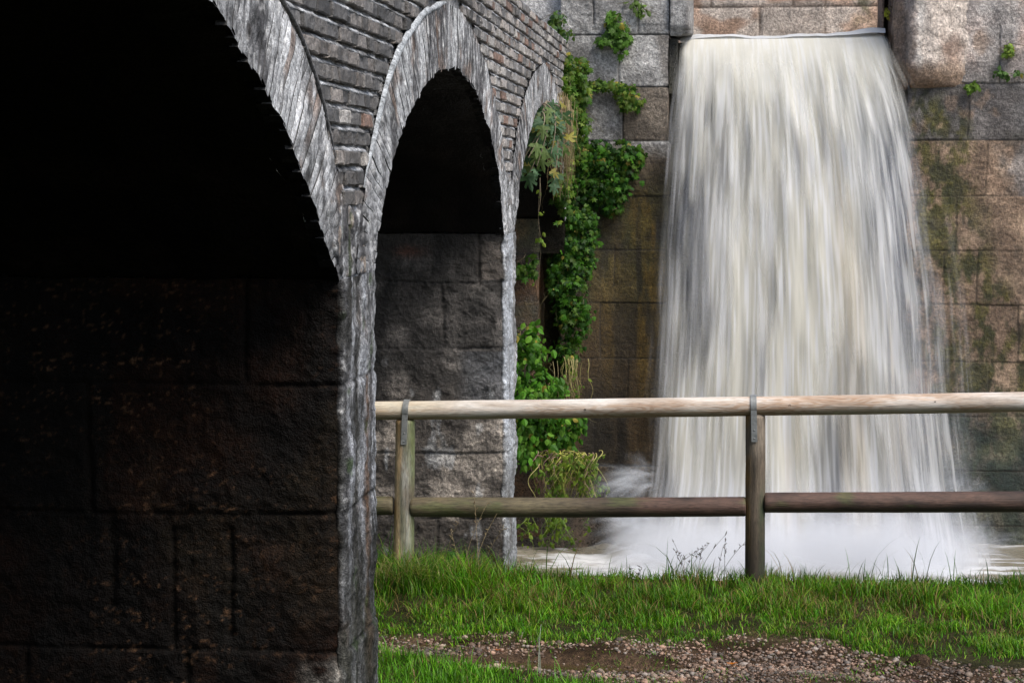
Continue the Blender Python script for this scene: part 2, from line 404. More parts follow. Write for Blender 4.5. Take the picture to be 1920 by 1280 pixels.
# rough render filling the crotch between neighbouring rings
def springer(ka, kb, zt):
    zs = np.arange(1.775, zt, .008); Ia = INS[ka]; Ib = INS[kb]; ha = Ia[len(Ia) // 2:]; hb = Ib[:len(Ib) // 2]
    ya = np.interp(-zs, -ha[:, 1], ha[:, 0]); yb = np.interp(zs, hb[:, 1], hb[:, 0]); m = 90; t = np.linspace(0, 1, m)
    Y = ya[:, None] * (1 - t) + yb[:, None] * t; Z = np.repeat(zs[:, None], m, 1); e = np.minimum(t, 1 - t)[None] * np.ones_like(Y)
    X = XF + .006 + .026 * fbm(Y * 9, Z * 6, 0, 5, 980, .65) - .035 * sst(.07, 0, e) - .03 * sst(1.80, 1.775, Z) - .06 * sst(zt - .22, zt, Z + .10 * fbm(Y * 8, Z * 8, 0, 3, 981))
    c = facade_col(Y, Z); c = mixc(c, (.36, .30, .25), sst(.35, .55, fbm(Y * 9, Z * 6, 4, 3, 983)) * .6); c = mixc(c, (.03, .05, .012), sst(.4, .6, fbm(Y * 14, Z * 5, 7, 3, 984)) * .8)
    npmesh('springer', np.stack([X, Y, Z], -1), grid_faces(len(zs), m, flip=True), M_facade, bridge, c)
springer(1, 2, 2.22); springer(2, 3, 2.30)

# pale mortar fillet capping the ring of the middle arch
def fillet(pts, w, proud, c, name):
    P = np.array(pts); n = len(P); T = np.gradient(P, axis=0); T /= np.hypot(*T.T)[:, None]; Nn = np.stack([-T[:, 1], T[:, 0]], 1)
    prof = np.array([(-1, -.03), (-.9, .4), (-.3, .9), (.3, 1.0), (.8, .6), (1, -.03)])
    wob = fbm(P[:, 0] * 5, P[:, 1] * 5, 0, 5, 5, .6)[:, None]; ta = sst(0, .12, np.linspace(0, 1, n))[:, None] * sst(1, .85, np.linspace(0, 1, n))[:, None]; proud = proud * (.1 + .9 * ta); w = w * (.35 + .65 * ta)
    YZ = P[:, None] + Nn[:, None] * (prof[None, :, 0] * w * (1 + .7 * wob))[..., None]
    X = XF + prof[None, :, 1] * proud * (1 + .4 * wob)
    cc = np.asarray(c) * (1 + .25 * fbm(YZ[..., 0] * 50, YZ[..., 1] * 50, 0, 2, 6))[..., None]
    return npmesh(name, np.concatenate([X[..., None], YZ], -1), grid_faces(n, 6), M_facade, bridge, cc)
o2 = OUTS[2]; q = o2[(o2[:, 0] > 7.42) & (o2[:, 0] < 9.75)]
fillet(spl(q, 400), .017, .016, (.36, .385, .41), 'mortar_fillet')
o1 = OUTS[1]; q = o1[(o1[:, 0] > 3.6) & (o1[:, 0] < 6.95)]; q = q + np.array([.02, .012])
fillet(spl(q, 300), .008, .012, (.16, .16, .165), 'mortar_fillet')

# vaults
XB = -5.6
def vault(k):
    I = INS[k]; I = I[::2]; xs = np.concatenate([np.arange(XF - .02, -3.2, -.03), np.linspace(-3.2, XB, 12)])
    n, m = len(I), len(xs)
    T = np.gradient(I, axis=0); T /= np.hypot(*T.T)[:, None]; Nn = np.stack([-T[:, 1], T[:, 0]], 1)
    Y = np.repeat(I[:, 0:1], m, 1); Z = np.repeat(I[:, 1:2], m, 1); X = np.repeat(xs[None], n, 0)
    s = np.arange(n)[:, None] * .05 * np.ones((1, m))
    d = fbm(s * 4, X * 6, 0, 4, 21 + k) * .022 - .005 * (np.abs((s / .075) % 1 - .5) > .42)
    Y = Y + Nn[:, 0:1] * d; Z = Z + Nn[:, 1:2] * d
    c = mixc((.0015, .0012, .001), (.007, .005, .004), sst(-.1, .5, fbm(s * 3, X * 3, 1, 4, 50)))  # barrel painted near black so the vault reads as unlit
    npmesh('vault', np.stack([X, Y, Z], -1), grid_faces(n, m, flip=True), M_arch, bridge, c)
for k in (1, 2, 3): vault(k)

# piers: one skin wrapped round near side, face and far side
def wrap_path(y0, y1, xn, xf, step_n=.0085, r=.018):
    pts = []; nrm = []
    xs = np.concatenate([np.linspace(XB, xn, 14)[:-1], np.arange(xn, XF - r, step_n)])
    for x in xs: pts.append((x, y0)); nrm.append((0, -1))
    for a in np.linspace(-90, 0, 7)[0:]: pts.append((XF - r + r * math.cos(math.radians(a)), y0 + r + r * math.sin(math.radians(a)))); nrm.append((math.cos(math.radians(a)), math.sin(math.radians(a))))
    for y in np.arange(y0 + r + .012, y1 - r, .012): pts.append((XF, y)); nrm.append((1, 0))
    for a in np.linspace(0, 90, 7): pts.append((XF - r + r * math.cos(math.radians(a)), y1 - r + r * math.sin(math.radians(a)))); nrm.append((math.cos(math.radians(a)), math.sin(math.radians(a))))
    for x in np.concatenate([np.linspace(XF - r, xf, 18)[1:], np.linspace(xf, XB, 8)[1:]]): pts.append((x, y1)); nrm.append((0, 1))
    return np.array(pts), np.array(nrm)

def gauss(d, w): return np.exp(-(d / w) ** 2)

def pier(y0, y1, zbot, ztop, xn, joints, vj, colf, mat, amp=.014, dz=.0085, seed=0, jdep=.007):
    P, Nn = wrap_path(y0, y1, xn, -2.0)
    zs = np.arange(zbot, ztop + dz, dz); n, m = len(P), len(zs)
    X = np.repeat(P[:, 0:1], m, 1); Y = np.repeat(P[:, 1:2], m, 1); Z = np.repeat(zs[None], n, 0)
    d = fbm(X * 7, Y * 7, Z * 7, 5, 60 + seed, .6) * amp * 1.5 + np.abs(fbm(X * 22, Y * 22, Z * 22, 3, 70 + seed)) * amp * .9
    # stone faces set a little in or out of line
    jn = np.zeros_like(X)
    for i, zj in enumerate(joints):
        zz = zj + fbm(X * 3, Y * 3, i, 2, 5) * .008
        jn = np.maximum(jn, gauss(Z - zz, .0065) * (.5 + .5 * sst(-.4, .1, fbm(X * 9, Y * 9, i, 2, 7)))); d += .007 * math.sin(i * 2.4 + seed) * (Z > zz)
    side = sst(.5, .9, -Nn[:, 1:2] * np.ones((1, m)))
    for (xj, za, zb, w) in vj:
        xx = xj + fbm(Z * 4, Z * 0 + xj * 9, 0, 2, 6) * .012
        jn = np.maximum(jn, gauss(X - xx, w) * (Z > za) * (Z < zb) * side)
    d = d - jn * (.008 + jdep * side)
    # chipped arrises
    corner = 1 - np.minimum(1, np.hypot(X - XF, np.minimum(np.abs(Y - y0), np.abs(Y - y1))) / .05)
    d = d - corner * (.008 + .040 * np.abs(fbm(Z * 4.5, Y * 3, X * 0, 5, 80 + seed, .65)) + .02 * sst(.2, .5, fbm(Z * 11, Y * 2, X * 0, 2, 83 + seed)))
    d = d + .016 * sst(.5, .9, Nn[:, 0:1]) * np.ones((1, m))
    V = np.stack([X + Nn[:, 0:1] * d, Y + Nn[:, 1:2] * d, Z], -1)
    c = colf(X, Y, Z, side, jn)
    npmesh('pier', V, grid_faces(n, m, flip=False), mat, bridge, c)

def pier1_col(X, Y, Z, side, jn):
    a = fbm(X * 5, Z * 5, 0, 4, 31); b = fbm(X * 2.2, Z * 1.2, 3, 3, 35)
    dark = mixc((.0024, .0013, .0009), (.0105, .0042, .002), sst(-.35, .45, a))  # side under the arch painted near black, its shade put into the colour
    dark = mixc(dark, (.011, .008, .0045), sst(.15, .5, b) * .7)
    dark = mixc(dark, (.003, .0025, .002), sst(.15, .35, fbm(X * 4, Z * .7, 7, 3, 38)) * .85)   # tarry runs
    f = facade_col(Y, Z)
    st = fbm(Y * 13, Z * .9, 0, 3, 45)
    f = mixc(f, (.42, .44, .48), sst(.0, .35, st) * .8)
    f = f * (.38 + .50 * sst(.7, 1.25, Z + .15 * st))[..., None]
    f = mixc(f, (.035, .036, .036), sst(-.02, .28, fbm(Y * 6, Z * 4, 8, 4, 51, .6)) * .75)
    f = mixc(f, (.46, .48, .52), gauss(Y - 7.07, .035) * sst(.9, 1.1, Z) * sst(-.3, .2, fbm(Y * 10, Z * 4, 2, 4, 52)) * .8)
    f = mixc(f, (.02, .02, .018), sst(.12, .3, fbm(Y * 16, Z * 3, 6, 4, 47, .65)) * .8)
    f = mixc(f, (.035, .034, .03), sst(.1, .4, -st) * .75)
    f = mixc(f, (.10, .055, .03), gauss(Y - 7.36, .05) * (Z < 1.42) * sst(.1, .6, Z) * .85)           # brown run down the stone
    f = mixc(f, (.045, .045, .035), sst(.95, .55, Z) * .6 * sst(-.5, .3, fbm(Y * 9, Z * 3, 2, 3, 48)))
    f = mixc(f, (.03, .06, .012), sst(.35, .6, fbm(Y * 11, Z * 9, 3, 3, 49)) * .6)
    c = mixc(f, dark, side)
    c = mixc(c, (.24, .23, .21), side * sst(.46, .38, Z) * sst(-1.52, -1.40, X) * sst(-.3, .1, fbm(X * 12, Z * 12, 0, 3, 20)) * .6)
    c = mixc(c, (.12, .065, .035), side * sst(.55, .8, vn(X * 75, Z * 110, 0, 4)) * sst(-.5, .4, fbm(X * 2, Z * 2, 8, 3, 5)) * .55)  # warm specks painted on as wet glints
    return mixc(c, (.004, .003, .002), jn * .6)
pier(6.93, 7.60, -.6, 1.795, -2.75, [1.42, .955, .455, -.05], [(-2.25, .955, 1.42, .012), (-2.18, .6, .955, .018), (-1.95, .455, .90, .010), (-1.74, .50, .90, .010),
     (-1.67, 1.42, 1.80, .010), (-2.5, 0, .455, .012), (-1.9, 0, .455, .01)], pier1_col, M_arch, .014)

def pier2_col(X, Y, Z, side, jn):
    a = fbm(X * 6, Z * 6, 0, 5, 131); b = fbm(X * 2, Z * 2, 3, 3, 135)
    lo = sst(1.1, .45, Z)
    c = mixc((.026, .023, .021), (.135, .122, .113), sst(-.25, .5, a))
    c2 = mixc((.060, .050, .042), (.33, .29, .25), sst(-.3, .45, a + b * .3))
    c = mixc(c, c2, lo)  # paler lower down: light from the arch opening painted in
    c = mixc(c, (.022, .016, .011), sst(.05, -.02, Z) * .85)
    c = mixc(c, (.22, .06, .025), gauss(X + 1.93, .10) * gauss(Z - 1.70, .035) * .8)
    c = mixc(c, (.24, .20, .17), sst(-1.52, -1.46, X) * (Z > 1.52) * (Z < 1.76) * .8)
    c = mixc(c, (.07, .075, .085), sst(-1.66, -1.52, X) * (Z > .72) * (Z < 1.07) * .8)
    f = facade_col(Y, Z); f = mixc(f, (.48, .52, .58), sst(-.25, .2, fbm(Y * 10, Z * 1.2, 0, 3, 145)) * .8)
    f = mixc(f, (.06, .06, .045), sst(.55, .2, Z) * .5)
    c = mixc(f, c, side)
    c = mixc(c, (.014, .012, .010), side * sst(1.38, 1.72, Z + .22 * fbm(X * 5, Z * 1.5, 2, 4, 143)) * .75)  # top darkened in the colour as shade from the vault, with a noisy edge
    c = mixc(c, c * .35, side * sst(.1, .4, fbm(X * 7, Z * 1.1, 5, 4, 139)) * .8)
    c = mixc(c, (.40, .41, .42), side * sst(.30, .5, fbm(X * 12, Z * 5, 6, 4, 140)) * sst(1.2, .6, Z) * .6)
    return mixc(c, (.015, .013, .012), jn * (.14 + .45 * sst(1.2, 1.05, Z) * sst(-.3, .2, fbm(X * 8, Z * 8, 3, 3, 149))))
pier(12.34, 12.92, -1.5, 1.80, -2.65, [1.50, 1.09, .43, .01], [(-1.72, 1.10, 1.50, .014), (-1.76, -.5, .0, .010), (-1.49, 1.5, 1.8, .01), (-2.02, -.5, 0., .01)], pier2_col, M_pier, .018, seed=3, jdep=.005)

def abut_col(X, Y, Z, side, jn):
    a = fbm(X * 5, Z * 4, 0, 4, 231)
    c = mixc((.03, .02, .014), (.11, .055, .022), sst(-.35, .4, a))
    c = mixc(c, (.05, .055, .02), sst(.0, .4, fbm(X * 3, Z * 3, 6, 3, 239)) * .6)
    return mixc(c, (.01, .01, .008), jn)
# land abutment against the dam (hidden mostly behind climbers)
def slab(name, x0, x1, y0, y1, z0, z1, step, colf, mat, parent, amp=.01, seed=0, faces='front', joints=(), vj=(), topr=0.0, jd=.016, jw=.0055):
    """stone faced block: front (-Y), both sides and top as one displaced skin"""
    xs = np.arange(x0, x1 + step * .5, step); zs = np.arange(z0, z1 + step * .5, step); ny = max(2, int((y1 - y0) / (step * 3)) + 1)
    yl = np.linspace(y1, y0, ny)
    P = [(xs[0], y) for y in yl[:-1]] + [(x, y0) for x in xs] + [(xs[-1], y) for y in yl[::-1][1:]]
    Nn = [(-1, 0)] * (ny - 1) + [(0, -1)] * len(xs) + [(1, 0)] * (ny - 1)
    P = np.array(P); Nn = np.array(Nn, float); Nn[ny - 1] = (-.7, -.7); Nn[ny + len(xs) - 2] = (.7, -.7)
    n, m = len(P), len(zs)
    X = np.repeat(P[:, 0:1], m, 1); Y = np.repeat(P[:, 1:2], m, 1); Z = np.repeat(zs[None], n, 0)
    d = fbm(X * 5, Y * 5, Z * 5, 5, 90 + seed, .6) * amp * 1.4 + np.abs(fbm(X * 18, Y * 18, Z * 18, 3, 95 + seed)) * amp * .8
    jn = np.zeros_like(X)
    side = (np.abs(Nn[:, 1:2]) > .5) * np.ones((1, m))
    for i, zj in enumerate(joints):
        zz = zj + fbm(X * 1.5, Y * 2, i, 3, 5) * .008
        jn = np.maximum(jn, gauss(Z - zz, jw))
    for (xj, za, zb) in vj:
        xx = xj + fbm(Z * 4, Z * 0 + xj * 9, 0, 3, 6) * .012
        jn = np.maximum(jn, gauss(X - xx, jw) * (Z > za) * (Z < zb) * side)
        d += .006 * math.sin(xj * 37) * (X > xx) * (Z > za) * (Z < zb)
    d = d - jn * jd * (.45 + .55 * sst(1.9, 2.6, Z))
    cid = np.searchsorted(np.sort(np.array(joints)), Z) if len(joints) else 0 * X
    vid = sum(((X > xj) & (Z > za) & (Z < zb)).astype(float) for (xj, za, zb) in vj) if len(vj) else 0 * X
    tone = .80 + .42 * ((np.sin(cid * 12.9898 + vid * 78.233 + seed) * 43758.5) % 1.0)
    V = np.stack([X + Nn[:, 0:1] * d, Y + Nn[:, 1:2] * d, Z], -1)
    c = colf(X, Y, Z, side, jn) * tone[..., None]
    fl = [grid_faces(n, m)]
    V = V.reshape(-1, 3); c = np.asarray(c).reshape(-1, 3)
    # top cap
    top = np.arange(n) * m + m - 1
    cap0 = len(V); bk = V[top].copy(); bk[:, 1] = y1
    V = np.concatenate([V, bk]); c = np.concatenate([c, c[top]])
    q = np.stack([top[:-1], np.arange(n - 1) + cap0, np.arange(1, n) + cap0, top[1:]], -1)
    fl.append(q[:, ::-1])
    return npmesh(name, V, fl, mat, parent, c)
slab('abutment', XB, -1.56, 17.25, 17.75, -1.5, 1.80, .02, abut_col, M_dark, bridge, .012, 5, joints=[1.5, 1.05, .55, .07, -.41], vj=[(-1.9, 1.05, 1.5), (-2.2, .55, 1.05), (-1.8, .07, .55)])

slab('corbel', -2.4, -1.345, 17.28, 17.74, 1.50, 1.83, .02, lambda X, Y, Z, s, j: abut_col(X, Y, Z, s, j) * .10, M_arch, bridge, .02, 6)  # abutment colour cut almost to black so the block looks shaded
# deck, parapet top and far face of the bridge
def plainbox(name, x0, x1, y0, y1, z0, z1, c, mat, parent):
    V = np.array([(x, y, z) for x in (x0, x1) for y in (y0, y1) for z in (z0, z1)])
    return npmesh(name, V, BOXF, mat, parent, np.tile(np.array(c, float), (8, 1)), smooth=False)
n = len(ys); xs = np.linspace(XF - .02, XB, 40)
Xd = np.repeat(xs[None], n, 0); Yd = np.repeat(ys[:, None], 40, 1); Zd = TOPZ - .002 + fbm(Xd * 3, Yd * 3, 0, 3, 2) * .01 * (Xd < XF - .1)
npmesh('deck', np.stack([Xd, Yd, Zd], -1), grid_faces(n, 40, flip=True), M_dam, bridge, np.tile(np.array((.17, .16, .15)), (n, 40, 1)))
Xg2 = np.full_like(Zg, XB); npmesh('far_face', np.stack([Xg2, Yg, Zg], -1), grid_faces(len(ys), nz, flip=True), M_facade, bridge, facade_col(Yg, Zg))
# near pier the bridge lands on beyond the frame, in front of the big arch
pier(1.75, 2.40, -.6, 1.795, -1.9, [1.42, .955, .455, -.05], [], pier1_col, M_dark, .014, dz=.03, seed=9)
pier(-3.0, -2.2, -.6, 1.795, -1.9, [1.42, .955, .455, -.05], [], pier1_col, M_dark, .014, dz=.03, seed=12)

# ------------------------------------------------------------------ dam
dam = thing('stone_dam', 'tall dam wall of big squared stone blocks either side of the waterfall', 'dam', (.6, 18.2, -1.2))
DY = 17.70
LJ = [3.41, 2.95, 2.48, 2.0, 1.52, 1.05, .55, .07, -.41, -.9]
def left_col(X, Y, Z, side, jn):
    a = fbm(X * 4, Z * 4, 0, 4, 301); b = fbm(X * 1.4, Z * 1.2, 0, 3, 305); sp = fbm(X * 26, Z * 26, 0, 2, 306)
    pale = mixc((.23, .225, .22), (.44, .43, .42), sst(-.4, .4, a)) * (1 + .22 * sp[..., None])
    brown = mixc((.075, .056, .037), (.19, .145, .10), sst(-.4, .4, a))
    wet = mixc((.035, .028, .018), (.10, .065, .03), sst(-.3, .4, fbm(X * 3, Z * .8, 4, 4, 310)))
    mossy = mixc((.035, .038, .008), (.115, .085, .018), sst(-.3, .4, fbm(X * 6, Z * 2.5, 8, 4, 312)))
    brown = brown * (.36 + .64 * sst(2.0, 2.45, Z))[..., None]
    pale = mixc(pale, (.14, .135, .13), sst(.1, .4, fbm(X * 3.5, Z * 3.5, 3, 5, 321, .62)) * .6); pale = mixc(pale, (.60, .59, .57), sst(.15, .45, fbm(X * 4, Z * 4, 5, 5, 322)) * .6)
    c = mixc(pale, brown, sst(2.55, 2.3, Z + .12 * b))
    c = mixc(c, pale * .9, (Z > 2.5) * (Z < 2.95) * (X < -.86) * (X > -1.2) * .9)
    c = mixc(c, brown * .9, (Z > 2.48) * (Z < 2.95) * (X > -.86) * .85)
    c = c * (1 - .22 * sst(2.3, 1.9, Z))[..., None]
    c = mixc(c, mossy, sst(2.35, 1.7, Z) * sst(-.5, .1, b + .5 * a + .4) * .9)
    c = mixc(c, wet, sst(1.9, .5, Z) * sst(-.4, .2, fbm(X * 4, Z * .5, 1, 3, 318) + .1))
    c = mixc(c, (.018, .016, .012), sst(.05, .4, fbm(X * 7, Z * .7, 6, 4, 319)) * sst(2.4, 1.8, Z) * .75)
    c = mixc(c, (.16, .10, .018), sst(.15, .4, fbm(X * 6, Z * 1.2, 9, 4, 320)) * sst(2.2, 1.7, Z) * sst(-.1, .6, Z) * sst(-1.1, -.8, X) * .7)
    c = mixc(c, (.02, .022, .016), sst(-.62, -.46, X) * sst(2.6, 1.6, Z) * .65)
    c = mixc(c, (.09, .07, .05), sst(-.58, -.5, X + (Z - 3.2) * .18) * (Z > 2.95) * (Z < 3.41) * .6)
    return mixc(c, (.025, .022, .018), jn * .9)
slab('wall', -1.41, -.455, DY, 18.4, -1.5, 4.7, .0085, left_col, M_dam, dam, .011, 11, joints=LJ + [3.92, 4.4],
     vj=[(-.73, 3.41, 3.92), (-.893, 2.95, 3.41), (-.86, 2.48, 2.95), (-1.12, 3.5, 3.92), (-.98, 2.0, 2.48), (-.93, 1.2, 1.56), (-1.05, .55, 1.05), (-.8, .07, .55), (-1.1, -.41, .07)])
# the wall's continuation beyond and above the bridge
def leftfar_col(X, Y, Z, side, jn):
    c = left_col(X, Y, Z, side, jn); return mixc(c, (.36, .35, .345), sst(3.2, 3.6, Z) * .5)
slab('wall', -9.0, -1.37, DY + .12, 18.4, -1.5, 4.7, .035, leftfar_col, M_dam, dam, .012, 12, joints=LJ + [3.92, 4.4], vj=[(-1.9 - .8 * i, 3.41 - .47 * (i % 3), 3.92 - .47 * (i % 3)) for i in range(8)], jw=.02)
# guide pillar at the left of the lip: chamfered, hanging just above the water
def pil_col(X, Y, Z, side, jn): return mixc((.17, .165, .165), (.33, .325, .32), sst(-.4, .4, fbm(X * 8, Y * 8, Z * 5, 4, 330))) * (1 + .2 * fbm(X * 40, Y * 9, Z * 40, 2, 3)[..., None])
def prism(name, poly, z0, z1, colf, mat, parent, nzs=60, botround=None, amp=.004, seed=0):
    """vertical prism from a plan outline (x, y), skin displaced, with bottom shaped by botround(z)->scale about a point"""
    P = []; 
    for i in range(len(poly)):
        a = np.array(poly[i]); b = np.array(poly[(i + 1) % len(poly)]); k = max(2, int(np.hypot(*(b - a)) / .015))
        for t in range(k): P.append(a + (b - a) * t / k)
    P = np.array(P); n = len(P); zs = np.linspace(z0, z1, nzs)
    T = np.roll(P, -1, 0) - np.roll(P, 1, 0); T /= np.hypot(*T.T)[:, None]; Nn = np.stack([T[:, 1], -T[:, 0]], 1)
    X = np.repeat(P[:, 0:1], nzs, 1); Y = np.repeat(P[:, 1:2], nzs, 1); Z = np.repeat(zs[None], n, 0)
    d = fbm(X * 9, Y * 9, Z * 9, 4, 400 + seed) * amp * 2
    c = colf(X, Y, Z, 0 * X + 1, 0 * X)
    X = X + Nn[:, 0:1] * d; Y = Y + Nn[:, 1:2] * d
    if botround: X, Y, Z = botround(X, Y, Z)
    V = np.stack([X, Y, Z], -1).reshape(-1, 3); c = c.reshape(-1, 3)
    i = np.arange(n)[:, None] * nzs + np.arange(nzs - 1)[None]; j = ((np.arange(n) + 1) % n)[:, None] * nzs + np.arange(nzs - 1)[None]
    F = np.stack([i, j, j + 1, i + 1], -1).reshape(-1, 4)
    cb = V[np.arange(n) * nzs].mean(0); ct = V[np.arange(n) * nzs + nzs - 1].mean(0); L = len(V)
    V = np.concatenate([V, [cb, ct]]); c = np.concatenate([c, c[:2]])
    a = np.arange(n) * nzs; b = (np.arange(n) + 1) % n * nzs
    tri = np.concatenate([np.stack([b, a, np.full(n, L)], -1), np.stack([a + nzs - 1, b + nzs - 1, np.full(n, L + 1)], -1)])
    return npmesh(name, V, [F, tri], mat, parent, c)
def pil_bot(X, Y, Z):
    t = sst(3.50, 3.40, Z); Y = np.where(Y < 17.9, Y + t * .06, Y); Z = np.where(Z < 3.45, Z + (X > -.33) * t * .02, Z); return X, Y, Z
prism('gate_pillar', [(-.450, 17.66), (-.30, 17.66), (-.262, 17.75), (-.252, 17.95), (-.252, 18.3), (-.450, 18.3)], 3.40, 4.7, pil_col, M_dam, dam, 90, pil_bot)

# back face of the niche, below and above the lip, and the sill
def niche_col(X, Y, Z, side, jn):
    c = mixc((.018, .02, .018), (.07, .065, .045), sst(-.3, .5, fbm(X * 4, Z * 1.5, 0, 4, 350))); return mixc(c, (.01, .01, .01), jn)
slab('wall', -.47, 1.70, 18.25, 18.45, -1.5, 3.37, .025, niche_col, M_dark, dam, .01, 14, joints=LJ)
def back_col(X, Y, Z, side, jn):
    a = fbm(X * 4, Z * 4, 0, 4, 360); c = mixc((.30, .20, .145), (.50, .36, .28), sst(-.4, .4, a)) * (1 + .25 * fbm(X * 26, Z * 26, 0, 2, 362)[..., None])
    c = mixc(c, (.50, .46, .42), sst(.05, .4, fbm(X * 3, Z * 5, 2, 3, 364)) * .7)
    c = mixc(c, (.10, .10, .03), gauss(X - 1.38, .08) * sst(-.3, .3, fbm(X * 10, Z * 10, 0, 3, 366)) * .7)
    return mixc(c, (.10, .07, .05), jn * .8)
slab('wall', -1.2, 2.4, 20.0, 20.4, 2.9, 4.9, .02, back_col, M_dam, dam, .006, 15, joints=[3.84, 4.35], vj=[(.38, 3.0, 3.84), (1.02, 3.0, 4.0), (-.1, 3.84, 4.3), (.7, 3.84, 4.3)], jw=.008)
slab('sill_stone', -.457, -.385, 17.78, 18.3, 2.9, 3.385, .012, niche_col, M_dark, dam, .006, 19)
# right wall
def right_col(X, Y, Z, side, jn):
    a = fbm(X * 4, Z * 4, 0, 4, 401); b = fbm(X * 1.7, Z * 1.5, 0, 3, 405); e = fbm(X * 22, Z * 22, 0, 3, 406)
    tan = mixc((.20, .135, .092), (.36, .255, .175), sst(-.4, .4, a)) * (1 + .35 * e[..., None])
    grey = mixc((.10, .095, .095), (.20, .19, .185), sst(-.4, .4, a)) * (1 + .25 * e[..., None])
    pink = mixc((.36, .27, .225), (.52, .44, .40), sst(-.4, .4, b + a * .4)) * (1 + .12 * e[..., None])
    c = mixc(tan, grey, sst(-.1, .25, b + .15) * (Z > 2.48) * .9)
    c = mixc(c, grey, (Z > 2.0) * (Z < 2.97) * sst(2.3, 2.6, X + .4 * a) * .8)
    c = mixc(c, pink, (Z > 2.965))
    c = mixc(c, (.62, .58, .55), (Z > 2.965) * sst(.15, .45, fbm(X * 2.6, Z * 3, 7, 4, 421)) * .7)
    c = mixc(c, (.26, .15, .08), (Z > 2.965) * sst(.2, .5, fbm(X * 4, Z * 3, 9, 4, 422)) * .6)
    c = mixc(c, grey * 1.5, (Z > 2.965) * sst(-.1, .2, b + (X - 2.4) * .5) * .7)
    c = mixc(c, (.12, .11, .10), (Z > 2.965) * gauss(Z - 3.05, .10) * sst(1.95, 2.2, X) * sst(-.3, .2, a + .1) * .85)
    mo = mixc((.028, .036, .008), (.105, .095, .018), sst(-.3, .5, fbm(X * 12, Z * 9, 8, 5, 412, .65)))
    edge = 1.86 + np.interp(Z, [-1.2, .0, .5, 1.2, 2.0, 2.6, 3.0], [1.6, 1.3, .95, .58, .24, .12, -.2])
    mk = sst(.25, -.10, X - edge + .30 * fbm(X * 3, Z * 1.2, 3, 4, 415))
    c = mixc(c, mo, mk * sst(-.25, .2, fbm(X * 9, Z * 5, 2, 5, 417, .65) + .08) * .9)
    c = mixc(c, (.05, .045, .035), sst(.22, .5, fbm(X * 5, Z * 4, 11, 5, 423, .65)) * (Z < 2.965) * .55)
    c = mixc(c, tan * 1.25, sst(.25, .5, fbm(X * 6, Z * 5, 12, 4, 424)) * (Z < 2.965) * .5)
    wet = sst(.75, -.25, Z + .3 * a + .1)
    c = mixc(c, mixc((.014, .026, .024), (.055, .065, .045), sst(-.3, .5, a)), wet * .88)
    c = mixc(c, (.015, .012, .008), gauss(X - 2.62, .05) * gauss(Z - .82, .13) * .9)
    return mixc(c, (.05, .04, .028), jn * (.45 + .4 * sst(-.2, .3, fbm(X * 3, Z * 3, 5, 3, 430))))
slab('wall', 1.625, 2.86, DY, 18.4, -1.5, 4.7, .009, right_col, M_dam, dam, .012, 16, joints=[3.92, 2.97] + LJ[2:],
     vj=[(2.14, 2.48, 2.97), (2.30, 2.0, 2.48), (2.05, 1.52, 2.0), (2.24, 1.05, 1.52), (2.60, .55, 1.05), (2.35, .07, .55), (2.40, 2.97, 3.47), (1.95, 1.05, 1.5)]
        )
slab('wall', 2.858, 7.0, DY, 18.4, -1.5, 4.7, .03, right_col, M_dam, dam, .012, 17, joints=[3.92, 2.97] + LJ[2:], jw=.015, vj=[(2.9 + .62 * i + .2 * (j % 2), LJ[j + 1], LJ[j]) for j in range(1, 8) for i in range(0, 7)])
# rounded buttress right of the lip
def but_col(X, Y, Z, side, jn):
    a = fbm(X * 4, Z * 4, 0, 4, 501); pink = mixc((.34, .24, .19), (.55, .48, .43), sst(-.4, .4, a + .6 * sst(1.64, 1.72, X) - .5 * sst(1.78, 1.9, X)))
    side_c = mixc((.20, .13, .09), (.36, .25, .18), sst(-.4, .4, a)); c = mixc(pink, side_c, sst(1.63, 1.56, X)); c = mixc(c, (.62, .59, .56), gauss(X - 1.70, .035) * sst(-.4, .3, fbm(X * 9, Z * 4, 1, 3, 6)) * .7); c = mixc(c, (.20, .14, .10), sst(.12, .45, fbm(X * 5, Z * 3.5, 2, 4, 507)) * .7)  # pale band painted down the rounded corner as a highlight
    c = mixc(c, (.22, .13, .07), sst(3.22, 3.05, Z + .1 * a) * sst(-.5, .3, a + .3) * .8)
    return c * (1 + .12 * fbm(X * 26, Z * 26, 0, 2, 503)[..., None])
def but_bot(X, Y, Z):
    t = np.clip((3.20 - Z) / (3.20 - 2.93), 0, 1); k = 1 - np.sqrt(np.clip(1 - t * t, 0, 1))
    Y = Y + k * (17.72 - Y) * (Y < 17.72); X = X + k * (1.80 - X) * .25 * (X < 1.8)
    return X, Y, Z
arc = [(1.60 + .09 * (1 - math.cos(math.radians(a))), 17.60 - .09 * math.sin(math.radians(a)) + .0) for a in (0, 20, 40, 60, 80)]
prism('buttress', [(1.50, 18.3), (1.50, 17.86), (1.60, 17.74)] + arc + [(1.80, 17.525), (1.92, 17.59), (2.05, 17.66), (2.18, 17.73), (2.18, 18.3)], 2.93, 4.7, but_col, M_dam, dam, 130, but_bot, .014)
prism('gate_groove', [(1.415, 18.6), (1.415, 18.1), (1.435, 18.1), (1.435, 18.45), (1.475, 18.45), (1.475, 18.02), (1.51, 18.0), (1.51, 18.6)], 3.30, 4.7, lambda X, Y, Z, s, j: mixc((.10, .06, .04), (.25, .17, .13), sst(-.4, .4, fbm(X * 30, Y * 3, Z * 3, 3, 5))), M_dam, dam, 60)
